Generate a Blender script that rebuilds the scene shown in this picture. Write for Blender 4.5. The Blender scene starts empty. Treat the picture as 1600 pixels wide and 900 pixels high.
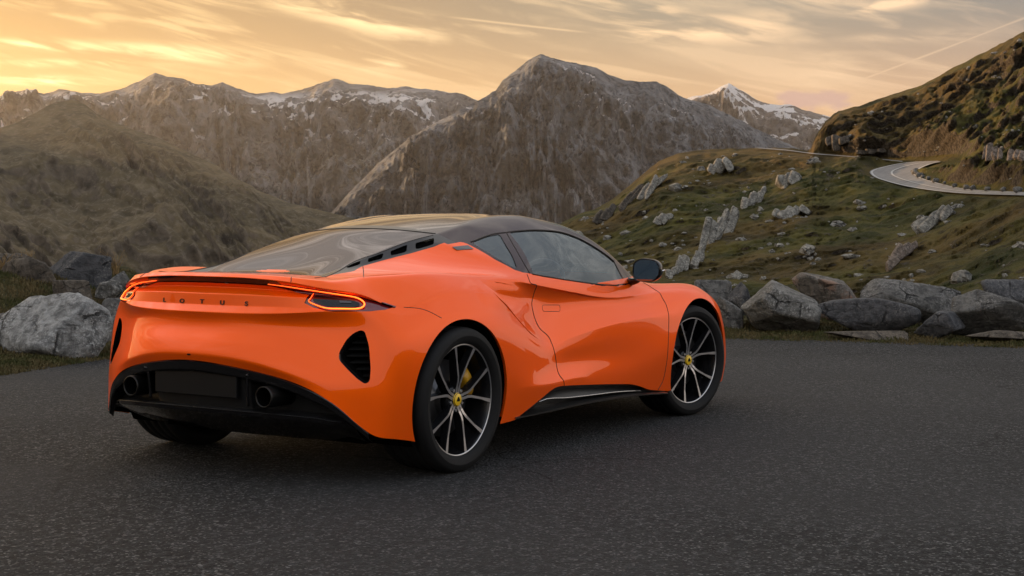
import bpy, bmesh, math, random
import numpy as np
from mathutils import Vector, Matrix, noise
from mathutils.bvhtree import BVHTree
S = bpy.context.scene
COL = S.collection
random.seed(7)
R = math.radians

# ------------------------------------------------------------------ camera
CAM = np.array([-5.7956, -4.8175, 1.1463])
YAW, PITCH, ROLL, FL = 0.5587, -0.0403, 0.0058, 1.4639
_f = np.array([math.cos(YAW)*math.cos(PITCH), math.sin(YAW)*math.cos(PITCH), math.sin(PITCH)])
_r = np.array([math.sin(YAW), -math.cos(YAW), 0.0])
_u = np.cross(_r, _f)
C_FW = _f
C_R = _r*math.cos(ROLL) + _u*math.sin(ROLL)
C_U = -_r*math.sin(ROLL) + _u*math.cos(ROLL)
FP = FL*1600.0
cam_data = bpy.data.cameras.new('camera')
cam_data.sensor_width = 36.0
cam_data.lens = 36.0*FL
cam_data.clip_start = 0.1
cam_data.clip_end = 200000.0
cam = bpy.data.objects.new('camera', cam_data)
COL.objects.link(cam)
m = Matrix.Identity(4)
for i in range(3):
    m[i][0], m[i][1], m[i][2], m[i][3] = C_R[i], C_U[i], -C_FW[i], CAM[i]
cam.matrix_world = m
S.camera = cam

def ray(U, V):
    return C_FW + C_R*((U-800.0)/FP) - C_U*((V-450.0)/FP)

def P(U, V, x=None, y=None, z=None, d=None):
    """a point measured off the photograph, at a known plane of the car / ground or a known distance"""
    D = ray(U, V)
    if x is not None: t = (x-CAM[0])/D[0]
    elif y is not None: t = (y-CAM[1])/D[1]
    elif z is not None: t = (z-CAM[2])/D[2]
    else: t = d/math.hypot(D[0], D[1])
    return tuple(CAM + D*t)

# ------------------------------------------------------------------ light
SUN_AZ, SUN_EL = 1.30, R(7.0)
EXPOSURE = 0.68
#WORLD
S.view_settings.view_transform = 'Standard'
S.view_settings.look = 'None'
S.view_settings.exposure = EXPOSURE
S.view_settings.gamma = 1.0
S.view_settings.use_curve_mapping = False
S.cycles.use_denoising = True
S.cycles.max_bounces = 8
S.cycles.transparent_max_bounces = 16
S.cycles.caustics_reflective = False
S.cycles.caustics_refractive = False
S.cycles.sample_clamp_indirect = 6.0
w = bpy.data.worlds.new('World'); S.world = w; w.use_nodes = True
wt = w.node_tree; wt.nodes.clear()
def wn(t, **k):
    n = wt.nodes.new(t)
    for a, v in k.items(): setattr(n, a, v)
    return n
def wl(a, b): wt.links.new(a, b)
def wm(op, a, b=None, c=None, clamp=False):
    n = wn('ShaderNodeMath', operation=op); n.use_clamp = clamp
    for i, v in enumerate((a, b, c)):
        if v is None: continue
        if isinstance(v, (int, float)): n.inputs[i].default_value = v
        else: wl(v, n.inputs[i])
    return n.outputs[0]
sky = wn('ShaderNodeTexSky', sky_type='NISHITA')
sky.sun_disc = False
sky.sun_elevation = SUN_EL
sky.sun_rotation = R(90)-SUN_AZ
sky.altitude = 1500; sky.air_density = 1.0; sky.dust_density = 3.0; sky.ozone_density = 1.5
SKY_STRENGTH = .10; NISHITA_SHARE = .04
tc = wn('ShaderNodeTexCoord'); sp = wn('ShaderNodeSeparateXYZ'); wl(tc.outputs['Generated'], sp.inputs[0])
# azimuth measured from the sun, elevation, both in radians
ca, sa = math.cos(SUN_AZ), math.sin(SUN_AZ)
xs = wm('ADD', wm('MULTIPLY', sp.outputs[0], ca), wm('MULTIPLY', sp.outputs[1], sa))
ys = wm('ADD', wm('MULTIPLY', sp.outputs[0], -sa), wm('MULTIPLY', sp.outputs[1], ca))
az = wm('ARCTAN2', ys, xs); el = wm('ARCSINE', sp.outputs[2])
def line_noise(su, sv, shear, detail, dist, lo, hi, seed):
    cx = wn('ShaderNodeCombineXYZ')
    wl(wm('MULTIPLY', az, su), cx.inputs[0])
    wl(wm('MULTIPLY', wm('ADD', el, wm('MULTIPLY', az, shear)), sv), cx.inputs[1])
    cx.inputs[2].default_value = seed
    nz = wn('ShaderNodeTexNoise'); nz.inputs['Scale'].default_value = 1; nz.inputs['Detail'].default_value = detail
    nz.inputs['Distortion'].default_value = dist; nz.inputs['Roughness'].default_value = .55
    wl(cx.outputs[0], nz.inputs['Vector'])
    mr = wn('ShaderNodeMapRange'); mr.interpolation_type = 'SMOOTHSTEP'
    mr.inputs[1].default_value = lo; mr.inputs[2].default_value = hi
    wl(nz.outputs[0], mr.inputs[0]); return mr.outputs[0]
band = line_noise(2.6, 19, -.16, 7, .9, .46, .66, 3.1)
wisp = line_noise(7.0, 52, -.22, 8, 1.3, .47, .68, 8.7)
field = line_noise(1.5, 6, .05, 3, .3, .38, .62, 1.3)
cl = wm('MULTIPLY', wm('ADD', wm('MULTIPLY', band, .95), wm('MULTIPLY', wisp, .6), clamp=True), wm('ADD', wm('MULTIPLY', field, .6), .4))
# clouds thin out towards the haze of the horizon, and veil the whole upper sky a little
eh = wn('ShaderNodeMapRange'); eh.inputs[1].default_value = .02; eh.inputs[2].default_value = .10; wl(el, eh.inputs[0])
cl = wm('MULTIPLY', cl, wm('ADD', wm('MULTIPLY', eh.outputs[0], .7), .3))
# two vapour trails
def trail(a0, e0, a1, e1, wid, k):
    dx, dy = a1-a0, e1-e0; L = math.hypot(dx, dy)
    u = wm('ADD', wm('MULTIPLY', wm('SUBTRACT', az, a0), dx/L), wm('MULTIPLY', wm('SUBTRACT', el, e0), dy/L))
    v = wm('ABSOLUTE', wm('ADD', wm('MULTIPLY', wm('SUBTRACT', az, a0), -dy/L), wm('MULTIPLY', wm('SUBTRACT', el, e0), dx/L)))
    a = wm('SUBTRACT', 1, wm('DIVIDE', v, wid), clamp=True)
    s_ = wn('ShaderNodeMapRange'); s_.inputs[1].default_value = 0; s_.inputs[2].default_value = .02; wl(u, s_.inputs[0])
    t_ = wn('ShaderNodeMapRange'); t_.inputs[1].default_value = L; t_.inputs[2].default_value = L-.02; wl(u, t_.inputs[0])
    return wm('MULTIPLY', wm('MULTIPLY', a, k), wm('MULTIPLY', s_.outputs[0], t_.outputs[0]))
def azel(U, V):
    d = ray(U, V); a = math.atan2(d[1], d[0])-SUN_AZ
    return a, math.atan2(d[2], math.hypot(d[0], d[1]))
for (q0, q1, wd, k) in (((1310, 138), (1660, 5), .0011, .38), ((690, 25), (930, 52), .0011, .45), ((930, 50), (1210, 98), .0015, .3)):
    a0, e0 = azel(*q0); a1, e1 = azel(*q1)
    cl = wm('MAXIMUM', cl, trail(a0, e0, a1, e1, wd, k))
# feathered cirrus streaks
feather = line_noise(15, 95, -.16, 6, .5, .36, .66, 5.5)
def wisp_streak(q0, q1, wid, k, fr, seed):
    a0, e0 = azel(*q0); a1, e1 = azel(*q1); wid = wid/FP
    dx, dy = a1-a0, e1-e0; L = math.hypot(dx, dy)
    u = wm('ADD', wm('MULTIPLY', wm('SUBTRACT', az, a0), dx/L), wm('MULTIPLY', wm('SUBTRACT', el, e0), dy/L))
    v = wm('ADD', wm('MULTIPLY', wm('SUBTRACT', az, a0), -dy/L), wm('MULTIPLY', wm('SUBTRACT', el, e0), dx/L))
    t = wm('DIVIDE', u, L); vv = wm('DIVIDE', v, wm('MULTIPLY_ADD', t, wid*.9, wid*.45))
    g = wm('EXPONENT', wm('MULTIPLY', wm('MULTIPLY', vv, vv), -1.0))
    ends = wm('MULTIPLY', wm('SUBTRACT', 1.0, wm('POWER', wm('ABSOLUTE', wm('SUBTRACT', wm('MULTIPLY', t, 2.0), 1.0)), 3.0), clamp=True), 1.0)
    return wm('MULTIPLY', wm('MULTIPLY', g, ends), wm('MULTIPLY', feather, k))
for args in (((370, -14), (715, 58), 22, 1.2, 16, 1.), ((820, -14), (1110, 50), 26, 1.3, 14, 2.), ((900, 58), (1275, 36), 24, 1.1, 14, 3.), ((1300, 26), (1470, -12), 11, 1.3, 22, 4.), ((1325, 16), (1410, 42), 8, 1.0, 26, 5.),
             ((-60, 62), (440, 92), 11, 1.3, 12, 6.), ((-60, 98), (300, 100), 7, 1.5, 14, 7.), ((-60, 122), (210, 130), 8, 1.5, 14, 8.), ((-20, -2), (170, 42), 5, 1.1, 22, 9.), ((270, -8), (370, 14), 6, 1.0, 24, 10.),
             ((560, 92), (640, 106), 5, .8, 26, 11.), ((670, 98), (780, 112), 7, .9, 26, 12.), ((1280, 62), (1600, 52), 10, .5, 16, 13.)):
    cl = wm('MAXIMUM', cl, wm('MINIMUM', wisp_streak(*args), 1.0))
# sky glow round the sun behind thin haze
cosd = wm('ADD', wm('MULTIPLY', xs, math.cos(SUN_EL)), wm('MULTIPLY', sp.outputs[2], math.sin(SUN_EL)))
ang = wm('ARCCOSINE', wm('MINIMUM', cosd, 1.0))
def mixc(f, a, b):
    n = wn('ShaderNodeMix'); n.data_type = 'RGBA'; n.clamp_factor = True
    if isinstance(f, (int, float)): n.inputs[0].default_value = f
    else: wl(f, n.inputs[0])
    for i, v in ((6, a), (7, b)):
        if isinstance(v, tuple): n.inputs[i].default_value = (*v, 1)
        else: wl(v, n.inputs[i])
    return n.outputs[2]

def ramp(stops):
    n = wn('ShaderNodeValToRGB'); wl(wm('DIVIDE', ang, math.pi), n.inputs[0])
    cr_ = n.color_ramp
    while len(cr_.elements) < len(stops): cr_.elements.new(.5)
    for e_, (p_, c_) in zip(cr_.elements, stops): e_.position = p_/math.pi; e_.color = (*c_, 1)
    return n.outputs[0]
# colours by the angle from the sun: low sky, sky a little higher, and the pale high sky
lowc = ramp([(0, (1.3, .80, .24)), (.33, (.88, .47, .115)), (.46, (.66, .365, .10)), (.66, (.57, .315, .115)), (.85, (.56, .315, .14)), (1.10, (.53, .30, .165)), (1.8, (.92, .70, .52)), (3.14, (.90, .76, .66))])
midc = ramp([(0, (.62, .35, .11)), (.42, (.36, .20, .062)), (.66, (.26, .18, .10)), (.85, (.20, .185, .145)), (1.10, (.142, .150, .148)), (1.8, (.72, .66, .58)), (3.14, (.80, .76, .72))])
hic = ramp([(0, (1.3, 1.14, .94)), (.6, (1.05, .96, .85)), (1.1, (.48, .48, .50)), (1.9, (.40, .47, .58)), (3.14, (.42, .50, .64))])
def smooth(lo, hi):
    n = wn('ShaderNodeMapRange'); n.interpolation_type = 'SMOOTHSTEP'; n.inputs[1].default_value = lo; n.inputs[2].default_value = hi; wl(el, n.inputs[0]); return n.outputs[0]
base = mixc(smooth(.24, .66), mixc(smooth(.045, .165), lowc, midc), hic)
cloud_col = ramp([(0, (1.346, 1.030, 0.570)), (.46, (1.069, 0.729, 0.333)), (.66, (0.832, 0.578, 0.301)), (.85, (0.729, 0.499, 0.293)), (1.10, (0.649, 0.459, 0.301)), (1.8, (.95, .84, .74)), (3.14, (.9, .86, .84))])
cloud_col = mixc(wm('MULTIPLY', smooth(.26, .5), .8), cloud_col, ramp([(0, (2.2, 2.0, 1.75)), (.7, (1.75, 1.62, 1.48)), (1.2, (.72, .72, .73)), (3.14, (.6, .63, .7))]))
nish = wn('ShaderNodeVectorMath', operation='SCALE'); wl(sky.outputs[0], nish.inputs[0]); nish.inputs['Scale'].default_value = SKY_STRENGTH
base = mixc(NISHITA_SHARE, base, nish.outputs[0])
# one small mauve cumulus low on the right
ca0, ce0 = azel(1272, 157)
pu = wm('DIVIDE', wm('SUBTRACT', az, ca0), .026); pv = wm('DIVIDE', wm('SUBTRACT', el, ce0), .0075)
pn = wn('ShaderNodeTexNoise'); pn.inputs['Scale'].default_value = 1; pn.inputs['Detail'].default_value = 6
pc = wn('ShaderNodeCombineXYZ'); wl(wm('MULTIPLY', az, 60), pc.inputs[0]); wl(wm('MULTIPLY', el, 110), pc.inputs[1]); wl(pc.outputs[0], pn.inputs['Vector'])
pr = wm('ADD', wm('SUBTRACT', 1.0, wm('SQRT', wm('ADD', wm('MULTIPLY', pu, pu), wm('MULTIPLY', pv, pv)))), wm('MULTIPLY', wm('SUBTRACT', pn.outputs[0], .5), 2.6))
puff = wn('ShaderNodeMapRange'); puff.interpolation_type = 'SMOOTHSTEP'; puff.inputs[1].default_value = -.1; puff.inputs[2].default_value = .55; wl(pr, puff.inputs[0])
col_ = mixc(cl, base, cloud_col)
col_ = mixc(wm('MULTIPLY', puff.outputs[0], .9), col_, (.40, .25, .205))
sc_ = wn('ShaderNodeVectorMath', operation='SCALE'); wl(col_, sc_.inputs[0]); sc_.inputs['Scale'].default_value = 1/SKY_STRENGTH
col_ = sc_.outputs[0]
bg = wn('ShaderNodeBackground'); bg.inputs[1].default_value = SKY_STRENGTH
wl(col_, bg.inputs[0])
wo = wn('ShaderNodeOutputWorld'); wl(bg.outputs[0], wo.inputs[0])
sun_d = bpy.data.lights.new('sun', 'SUN'); sun_d.energy = 5.0; sun_d.angle = R(.6); sun_d.color = (1.0, .60, .28)
sun = bpy.data.objects.new('sun', sun_d); COL.objects.link(sun)
sv = Vector((math.cos(SUN_EL)*ca, math.cos(SUN_EL)*sa, math.sin(SUN_EL)))
sun.rotation_euler = sv.to_track_quat('Z', 'Y').to_euler()
# ------------------------------------------------------------------ helpers
def link(name, me, parent=None):
    o = bpy.data.objects.new(name, me); COL.objects.link(o)
    if parent: o.parent = parent
    return o

def pydata(name, V, F, mat=None, parent=None, smooth=True, mats=None, mi=None):
    me = bpy.data.meshes.new(name)
    me.from_pydata([tuple(v) for v in V], [], [tuple(f) for f in F])
    for mm in (mats or ([mat] if mat else [])): me.materials.append(mm)
    if smooth: me.polygons.foreach_set('use_smooth', [True]*len(me.polygons))
    if mi is not None: me.polygons.foreach_set('material_index', mi)
    me.update()
    return link(name, me, parent)

def tag(o, label=None, cat=None, group=None, kind=None):
    if label: o['label'] = label
    if cat: o['category'] = cat
    if group: o['group'] = group
    if kind: o['kind'] = kind
    return o

def empty(name, loc=(0, 0, 0), parent=None):
    o = bpy.data.objects.new(name, None); o.empty_display_size = .2
    COL.objects.link(o); o.location = loc
    if parent: o.parent = parent
    return o

def spline(pts, n=8, closed=False):
    """Catmull-Rom through pts (any dimension)"""
    p = np.array(pts, float); N = len(p); out = []
    segs = N if closed else N-1
    for i in range(segs):
        p1, p2 = p[i], p[(i+1) % N]
        p0 = p[(i-1) % N] if closed or i > 0 else 2*p1-p2
        p3 = p[(i+2) % N] if closed or i+2 < N else 2*p2-p1
        for k in range(n):
            t = k/n
            out.append(.5*((2*p1)+(p2-p0)*t+(2*p0-5*p1+4*p2-p3)*t*t+(3*p1-p0-3*p2+p3)*t**3))
    if not closed: out.append(p[-1])
    return np.array(out)

def rounded(pts, r, n=5):
    """closed polygon with rounded corners, r per corner or one value"""
    p = np.array(pts, float); N = len(p); out = []
    for i in range(N):
        a, b, c = p[i-1], p[i], p[(i+1) % N]
        ri = r[i] if hasattr(r, '__len__') else r
        da, dc = a-b, c-b; la, lc = np.linalg.norm(da), np.linalg.norm(dc)
        k = min(ri, .48*la, .48*lc)
        s, e = b+da/la*k, b+dc/lc*k
        for j in range(n+1):
            t = j/n
            out.append((1-t)**2*s+2*t*(1-t)*b+t*t*e)
    return np.array(out)

def poly_sd(Q, poly, closed=True):
    """signed distance (negative inside) of points Q (N,2) to a polygon"""
    a = poly; b = np.roll(poly, -1, 0)
    if not closed: a, b = poly[:-1], poly[1:]
    best = np.full(len(Q), 1e9); inside = np.zeros(len(Q), bool)
    for p0, p1 in zip(a, b):
        d = p1-p0; L = d@d
        if L < 1e-14: continue
        t = np.clip(((Q-p0)@d)/L, 0, 1)
        q = Q-p0-t[:, None]*d
        best = np.minimum(best, (q*q).sum(1))
        if closed:
            c = (p0[1] > Q[:, 1]) != (p1[1] > Q[:, 1])
            with np.errstate(divide='ignore', invalid='ignore'):
                xx = p0[0]+(Q[:, 1]-p0[1])*d[0]/(d[1] if d[1] else 1e-12)
            inside ^= c & (Q[:, 0] < xx)
    s = np.sqrt(best)
    return np.where(inside, -s, s) if closed else s

def cut(bm, F):
    """insert edges along F == 0 ; returns dict vert->F"""
    bm.verts.ensure_lookup_table()
    vs = list(bm.verts)
    co = np.array([v.co for v in vs]); f = F(co)
    f = np.where(np.abs(f) < 4e-4, 0.0, f)
    val = {v: x for v, x in zip(vs, f)}
    es = [e for e in bm.edges if val[e.verts[0]]*val[e.verts[1]] < 0]
    if not es: return val
    A = np.array([e.verts[0].co for e in es]); B = np.array([e.verts[1].co for e in es])
    ta = np.zeros(len(es)); tb = np.ones(len(es))
    fa = np.array([val[e.verts[0]] for e in es]); fb = np.array([val[e.verts[1]] for e in es])
    for _ in range(7):
        t = ta+(tb-ta)*np.clip(fa/(fa-fb), .08, .92)
        ft = F(A+(B-A)*t[:, None])
        s = ft*fa > 0
        ta, fa = np.where(s, t, ta), np.where(s, ft, fa)
        tb, fb = np.where(s, tb, t), np.where(s, fb, ft)
    t = ta+(tb-ta)*fa/(fa-fb+1e-18)
    faces = set()
    for e, tt in zip(es, t):
        faces.update(e.link_faces)
        _, nv = bmesh.utils.edge_split(e, e.verts[0], float(min(max(tt, .005), .995)))
        val[nv] = 0.0
    for e in bm.edges:
        pass
    todo = [fc for fc in faces if fc.is_valid]
    zf = set(todo)
    for v, x in list(val.items()):
        if x == 0.0: zf.update(v.link_faces)
    for fc in zf:
        if not fc.is_valid: continue
        z = [l for l in fc.loops if val[l.vert] == 0.0]
        if len(z) == 2:
            a, b = z
            if a.link_loop_next is b or b.link_loop_next is a: continue
            sg = [val[l.vert] for l in fc.loops if val[l.vert] != 0]
            if min(sg) < 0 < max(sg):
                bmesh.utils.face_split(fc, a.vert, b.vert)
        elif len(z) == 4:
            try:
                nf, _ = bmesh.utils.face_split(fc, z[0].vert, z[1].vert)
            except Exception: pass
    return val

def fval(fc, val):
    s = [val[v] for v in fc.verts]
    return sum(s)

# ------------------------------------------------------------------ numpy noise
_rng = np.random.default_rng(11)
_perm = _rng.permutation(256); _perm = np.concatenate([_perm, _perm, _perm])
_grad = _rng.normal(size=(256, 3)); _grad /= np.linalg.norm(_grad, axis=1, keepdims=True)
def gnoise(Q):
    Q = np.asarray(Q, float); i = np.floor(Q).astype(int); f = Q-i; i &= 255
    u = f*f*f*(f*(f*6-15)+10); out = np.zeros(len(Q))
    for dx in (0, 1):
        for dy in (0, 1):
            for dz in (0, 1):
                h = _perm[_perm[_perm[(i[:, 0]+dx) & 255]+((i[:, 1]+dy) & 255)]+((i[:, 2]+dz) & 255)]
                g = _grad[h]
                d = g[:, 0]*(f[:, 0]-dx)+g[:, 1]*(f[:, 1]-dy)+g[:, 2]*(f[:, 2]-dz)
                w_ = (u[:, 0] if dx else 1-u[:, 0])*(u[:, 1] if dy else 1-u[:, 1])*(u[:, 2] if dz else 1-u[:, 2])
                out += w_*d
    return out*1.6
def fbm(Q, o=5, ridged=False, gain=.5):
    Q = np.asarray(Q, float); a = 1.0; s = np.zeros(len(Q)); tot = 0
    for k in range(o):
        n = gnoise(Q*2.03**k+17.3*k)
        s += a*((1-2*np.abs(n)) if ridged else n); tot += a; a *= gain
    return s/tot

# ------------------------------------------------------------------ procedural materials
class NM:
    def __init__(s, name, rough=.9, spec=.3):
        s.m = bpy.data.materials.new(name); s.m.use_nodes = True; s.t = s.m.node_tree
        s.b = s.t.nodes['Principled BSDF']; s.b.inputs['Roughness'].default_value = rough; s.b.inputs['Specular IOR Level'].default_value = spec
        s.tc = s.t.nodes.new('ShaderNodeTexCoord'); s.pos = s.tc.outputs['Object']
    def n(s, t, **k):
        x = s.t.nodes.new(t)
        for a, v in k.items(): setattr(x, a, v)
        return x
    def put(s, v, sock):
        if isinstance(v, (int, float)): sock.default_value = v
        elif isinstance(v, tuple): sock.default_value = (*v, 1) if len(sock.default_value) == 4 else v
        else: s.t.links.new(v, sock)
    def map(s, scale=(1, 1, 1), rot=(0, 0, 0), vec=None):
        x = s.n('ShaderNodeMapping'); x.inputs['Scale'].default_value = scale; x.inputs['Rotation'].default_value = rot
        s.put(vec or s.pos, x.inputs['Vector']); return x.outputs[0]
    def noise(s, scale, detail=6, rough=.55, dist=0.0, vec=None):
        x = s.n('ShaderNodeTexNoise'); s.put(vec or s.pos, x.inputs['Vector'])
        x.inputs['Scale'].default_value = scale; x.inputs['Detail'].default_value = detail; x.inputs['Roughness'].default_value = rough; x.inputs['Distortion'].default_value = dist
        return x.outputs[0]
    def voro(s, scale, feature='F1', vec=None, rnd=1.0, out='Distance'):
        x = s.n('ShaderNodeTexVoronoi', feature=feature); s.put(vec or s.pos, x.inputs['Vector']); x.inputs['Scale'].default_value = scale; x.inputs['Randomness'].default_value = rnd
        return x.outputs[out]
    def step(s, v, lo, hi):
        x = s.n('ShaderNodeMapRange', interpolation_type='SMOOTHSTEP'); s.put(v, x.inputs[0]); x.inputs[1].default_value = lo; x.inputs[2].default_value = hi
        return x.outputs[0]
    def mix(s, f, a, b):
        x = s.n('ShaderNodeMix', data_type='RGBA'); s.put(f, x.inputs[0]); s.put(a, x.inputs[6]); s.put(b, x.inputs[7]); return x.outputs[2]
    def ma(s, op, a, b=0.0, c=0.0):
        x = s.n('ShaderNodeMath', operation=op); s.put(a, x.inputs[0]); s.put(b, x.inputs[1]); s.put(c, x.inputs[2]); return x.outputs[0]
    def color(s, c): s.put(c, s.b.inputs['Base Color']); return s
    def rough(s, r): s.put(r, s.b.inputs['Roughness']); return s
    def bump(s, h, strength=.5, dist=.1):
        x = s.n('ShaderNodeBump'); x.inputs['Strength'].default_value = strength; x.inputs['Distance'].default_value = dist; s.put(h, x.inputs['Height'])
        s.t.links.new(x.outputs[0], s.b.inputs['Normal']); return s
    def up(s):
        g = s.n('ShaderNodeNewGeometry'); x = s.n('ShaderNodeSeparateXYZ'); s.t.links.new(g.outputs['Normal'], x.inputs[0]); return x.outputs[2]
    def z(s):
        x = s.n('ShaderNodeSeparateXYZ'); s.put(s.pos, x.inputs[0]); return x.outputs[2]

def e_mesh(name, V, F, mat_, kind=None, smooth=True):
    me = bpy.data.meshes.new(name); V = np.asarray(V, float)
    F = np.asarray(F)
    me.vertices.add(len(V)); me.vertices.foreach_set('co', V.ravel())
    k = F.shape[1]
    me.loops.add(F.size); me.loops.foreach_set('vertex_index', F.ravel().astype(np.int32))
    me.polygons.add(len(F)); me.polygons.foreach_set('loop_start', np.arange(0, F.size, k, dtype=np.int32))
    me.polygons.foreach_set('use_smooth', np.full(len(F), smooth))
    me.materials.append(mat_); me.update(calc_edges=True); me.validate()
    o = bpy.data.objects.new(name, me); COL.objects.link(o)
    if kind: o['kind'] = kind
    return o
def grid_faces(nu, nv):
    i, j = np.meshgrid(np.arange(nu-1), np.arange(nv-1), indexing='ij'); a = (i*nv+j).ravel()
    return np.stack([a, a+nv, a+nv+1, a+1], 1)

def rays(U, V):
    U = np.asarray(U, float); V = np.asarray(V, float)
    D = C_FW+C_R*((U-800)/FP)[..., None]-C_U*((V-450)/FP)[..., None]
    return D/np.hypot(D[..., 0], D[..., 1])[..., None]      # unit horizontal length

# ------------------------------------------------------------------ mountains
def rock_mat(name, rockA, rockB, grassA, grassB, zg0, zg1, sc, snow=None, con=1.0):
    k = NM(name, .95, .1)
    big = k.noise(sc*.6, 8, .6); fine = k.noise(sc*6, 8, .65); tiny = k.noise(sc*30, 5, .6)
    streak = k.noise(sc*4, 8, .62, 1.2, k.map((.8, .8, 1.7), (.45, .3, 0)))
    rock = k.mix(k.step(k.ma('ADD', k.ma('MULTIPLY', fine, .5), k.ma('MULTIPLY', streak, .5)), .36, .64), rockA, rockB)
    grass = k.mix(k.step(fine, .35, .65), grassA, grassB)
    up_ = k.up()
    zz = k.ma('ADD', k.z(), k.ma('MULTIPLY', k.ma('SUBTRACT', big, .5), (zg1-zg0)*2.2))
    g = k.ma('MULTIPLY', k.ma('SUBTRACT', 1.0, k.step(zz, zg0, zg1)), k.step(k.ma('ADD', up_, k.ma('MULTIPLY', k.ma('SUBTRACT', fine, .5), .5)), .45, .75))
    c = k.mix(g, rock, grass)
    scr = k.noise(sc*2.2, 9, .62, 1.6, k.map((1, 1, .7), (0, .4, .5)))
    c = k.mix(k.ma('MULTIPLY', k.step(scr, .53, .57), .75*con), c, k.mix(k.step(tiny, .4, .6), rockB, tuple(min(x*1.35, 1) for x in rockB)))
    crv = k.noise(sc*11, 10, .68, .8)
    c = k.mix(k.ma('MULTIPLY', k.step(crv, .53, .60), .8*con), c, tuple(x*.45 for x in rockA))  # crevice shade put into the rock colour, spread by noise
    c = k.mix(k.step(tiny, .52, .62), c, k.mix(.55, c, rockB))
    if snow:
        z0, z1, th, ztop = snow
        sn = k.noise(sc*2.4, 9, .62, .8, k.map((1, 1, 1.4)))
        m_ = k.ma('MULTIPLY', k.step(k.ma('ADD', sn, k.ma('MULTIPLY', k.ma('SUBTRACT', up_, .7), .22)), th, th+.025), k.ma('MULTIPLY', k.step(k.ma('ADD', k.z(), k.ma('MULTIPLY', k.ma('SUBTRACT', big, .5), (z1-z0))), z0, z1), k.ma('SUBTRACT', 1.0, k.step(k.z(), ztop-50, ztop))))
        c = k.mix(m_, c, (.62, .60, .60))
    k.color(c)
    k.bump(k.ma('ADD', k.ma('ADD', k.ma('MULTIPLY', fine, .6), k.ma('MULTIPLY', tiny, .35)), k.ma('MULTIPLY', streak, .5)), .25+.75*con if con < 1 else 1.0, 1.0/sc*.13)
    return k.m

def mountain(name, ridge, dist, slope, zbase, mat_, relief, rscale, jag=2.0, nU=420, nT=150, seed=0.0, lean=0.0, rpow=1.0, shelf=None):
    r_ = np.array(ridge, float); U = np.linspace(r_[0, 0], r_[-1, 0], nU)
    V = np.interp(U, r_[:, 0], r_[:, 1])
    q = np.stack([U*.035, np.full(nU, seed), np.zeros(nU)], 1)
    V = V+jag*fbm(q, 5)*1.6+jag*.6*fbm(q*5, 4)
    d = np.interp(U, [a[0] for a in dist], [a[1] for a in dist]) if hasattr(dist, '__len__') else np.full(nU, float(dist))
    D = rays(U, V); T = CAM+D*d[:, None]
    hor = D.copy(); hor[:, 2] = 0
    side_ = np.stack([hor[:, 1], -hor[:, 0], np.zeros(nU)], 1)
    t = np.linspace(0, 1, nT)**1.15
    h = np.maximum(T[:, 2]-zbase, 30)
    L = h/slope
    fall = t*(1-.18*np.sin(np.pi*t))                          # slightly concave flanks
    Pn = T[:, None, :]-hor[:, None, :]*(L[:, None]*t[None, :])[..., None]+side_[:, None, :]*(lean*L[:, None]*t[None, :])[..., None]
    Pn[:, :, 2] = T[:, 2][:, None]-h[:, None]*fall[None, :]
    Q = Pn.reshape(-1, 3)
    S_ = np.array([1, 1, .95])
    warp = np.stack([fbm(Q*S_/rscale*.7+seed, 3), fbm(Q*S_/rscale*.7+seed+40, 3), np.zeros(len(Q))], 1)
    n1 = fbm(Q*S_/rscale+warp*.45+seed, 8, True, .60)
    n2 = fbm(Q/rscale*3.1+seed+9, 5)
    env = np.tile(np.clip(t*5, 0, 1)**rpow, nU)
    Ur = np.repeat(U, nT); tr = np.tile(t, nU); lf = gnoise(np.stack([Ur*.011, np.full(len(Q), seed*1.7), tr*.6], 1))
    gl = fbm(np.stack([Ur*.020+5.0*tr*lf, tr*4.0, np.full(len(Q), seed)], 1)+warp*.7, 7, True, .58)
    disp = relief*env*(n1*.72+n2*.22+gl*.30-.12)
    Q = Q-np.repeat(hor, nT, 0)*disp[:, None]*.9
    Q[:, 2] += disp*.35
    # the far side falls away too
    back = T+hor*(h/slope*.9)[:, None]; back[:, 2] = zbase+.25*h
    back2 = T+hor*(h/slope*.3)[:, None]; back2[:, 2] = T[:, 2]-.3*h
    G = np.concatenate([back[:, None, :], back2[:, None, :], Q.reshape(nU, nT, 3)], 1)
    return e_mesh(name, G.reshape(-1, 3), grid_faces(nU, nT+2), mat_, 'structure')

m_far = rock_mat('far_rock', (.066, .066, .070), (.21, .205, .207), (.07, .06, .04), (.11, .095, .06), 40, 330, 1/420, snow=(150, 300, .535, 405))
m_mid = rock_mat('peak_rock', (.044, .048, .055), (.19, .197, .21), (.07, .058, .036), (.10, .085, .052), -140, 80, 1/300, snow=(150, 260, .615, 330))
m_snow = rock_mat('snow_rock', (.085, .075, .07), (.18, .16, .15), (.07, .06, .04), (.11, .095, .06), -500, -300, 1/420, snow=(160, 400, .53, 9999))
m_near = rock_mat('dark_slope', (.046, .036, .026), (.165, .132, .098), (.064, .050, .029), (.118, .090, .052), 350, 700, 1/170, con=.08)

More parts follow.
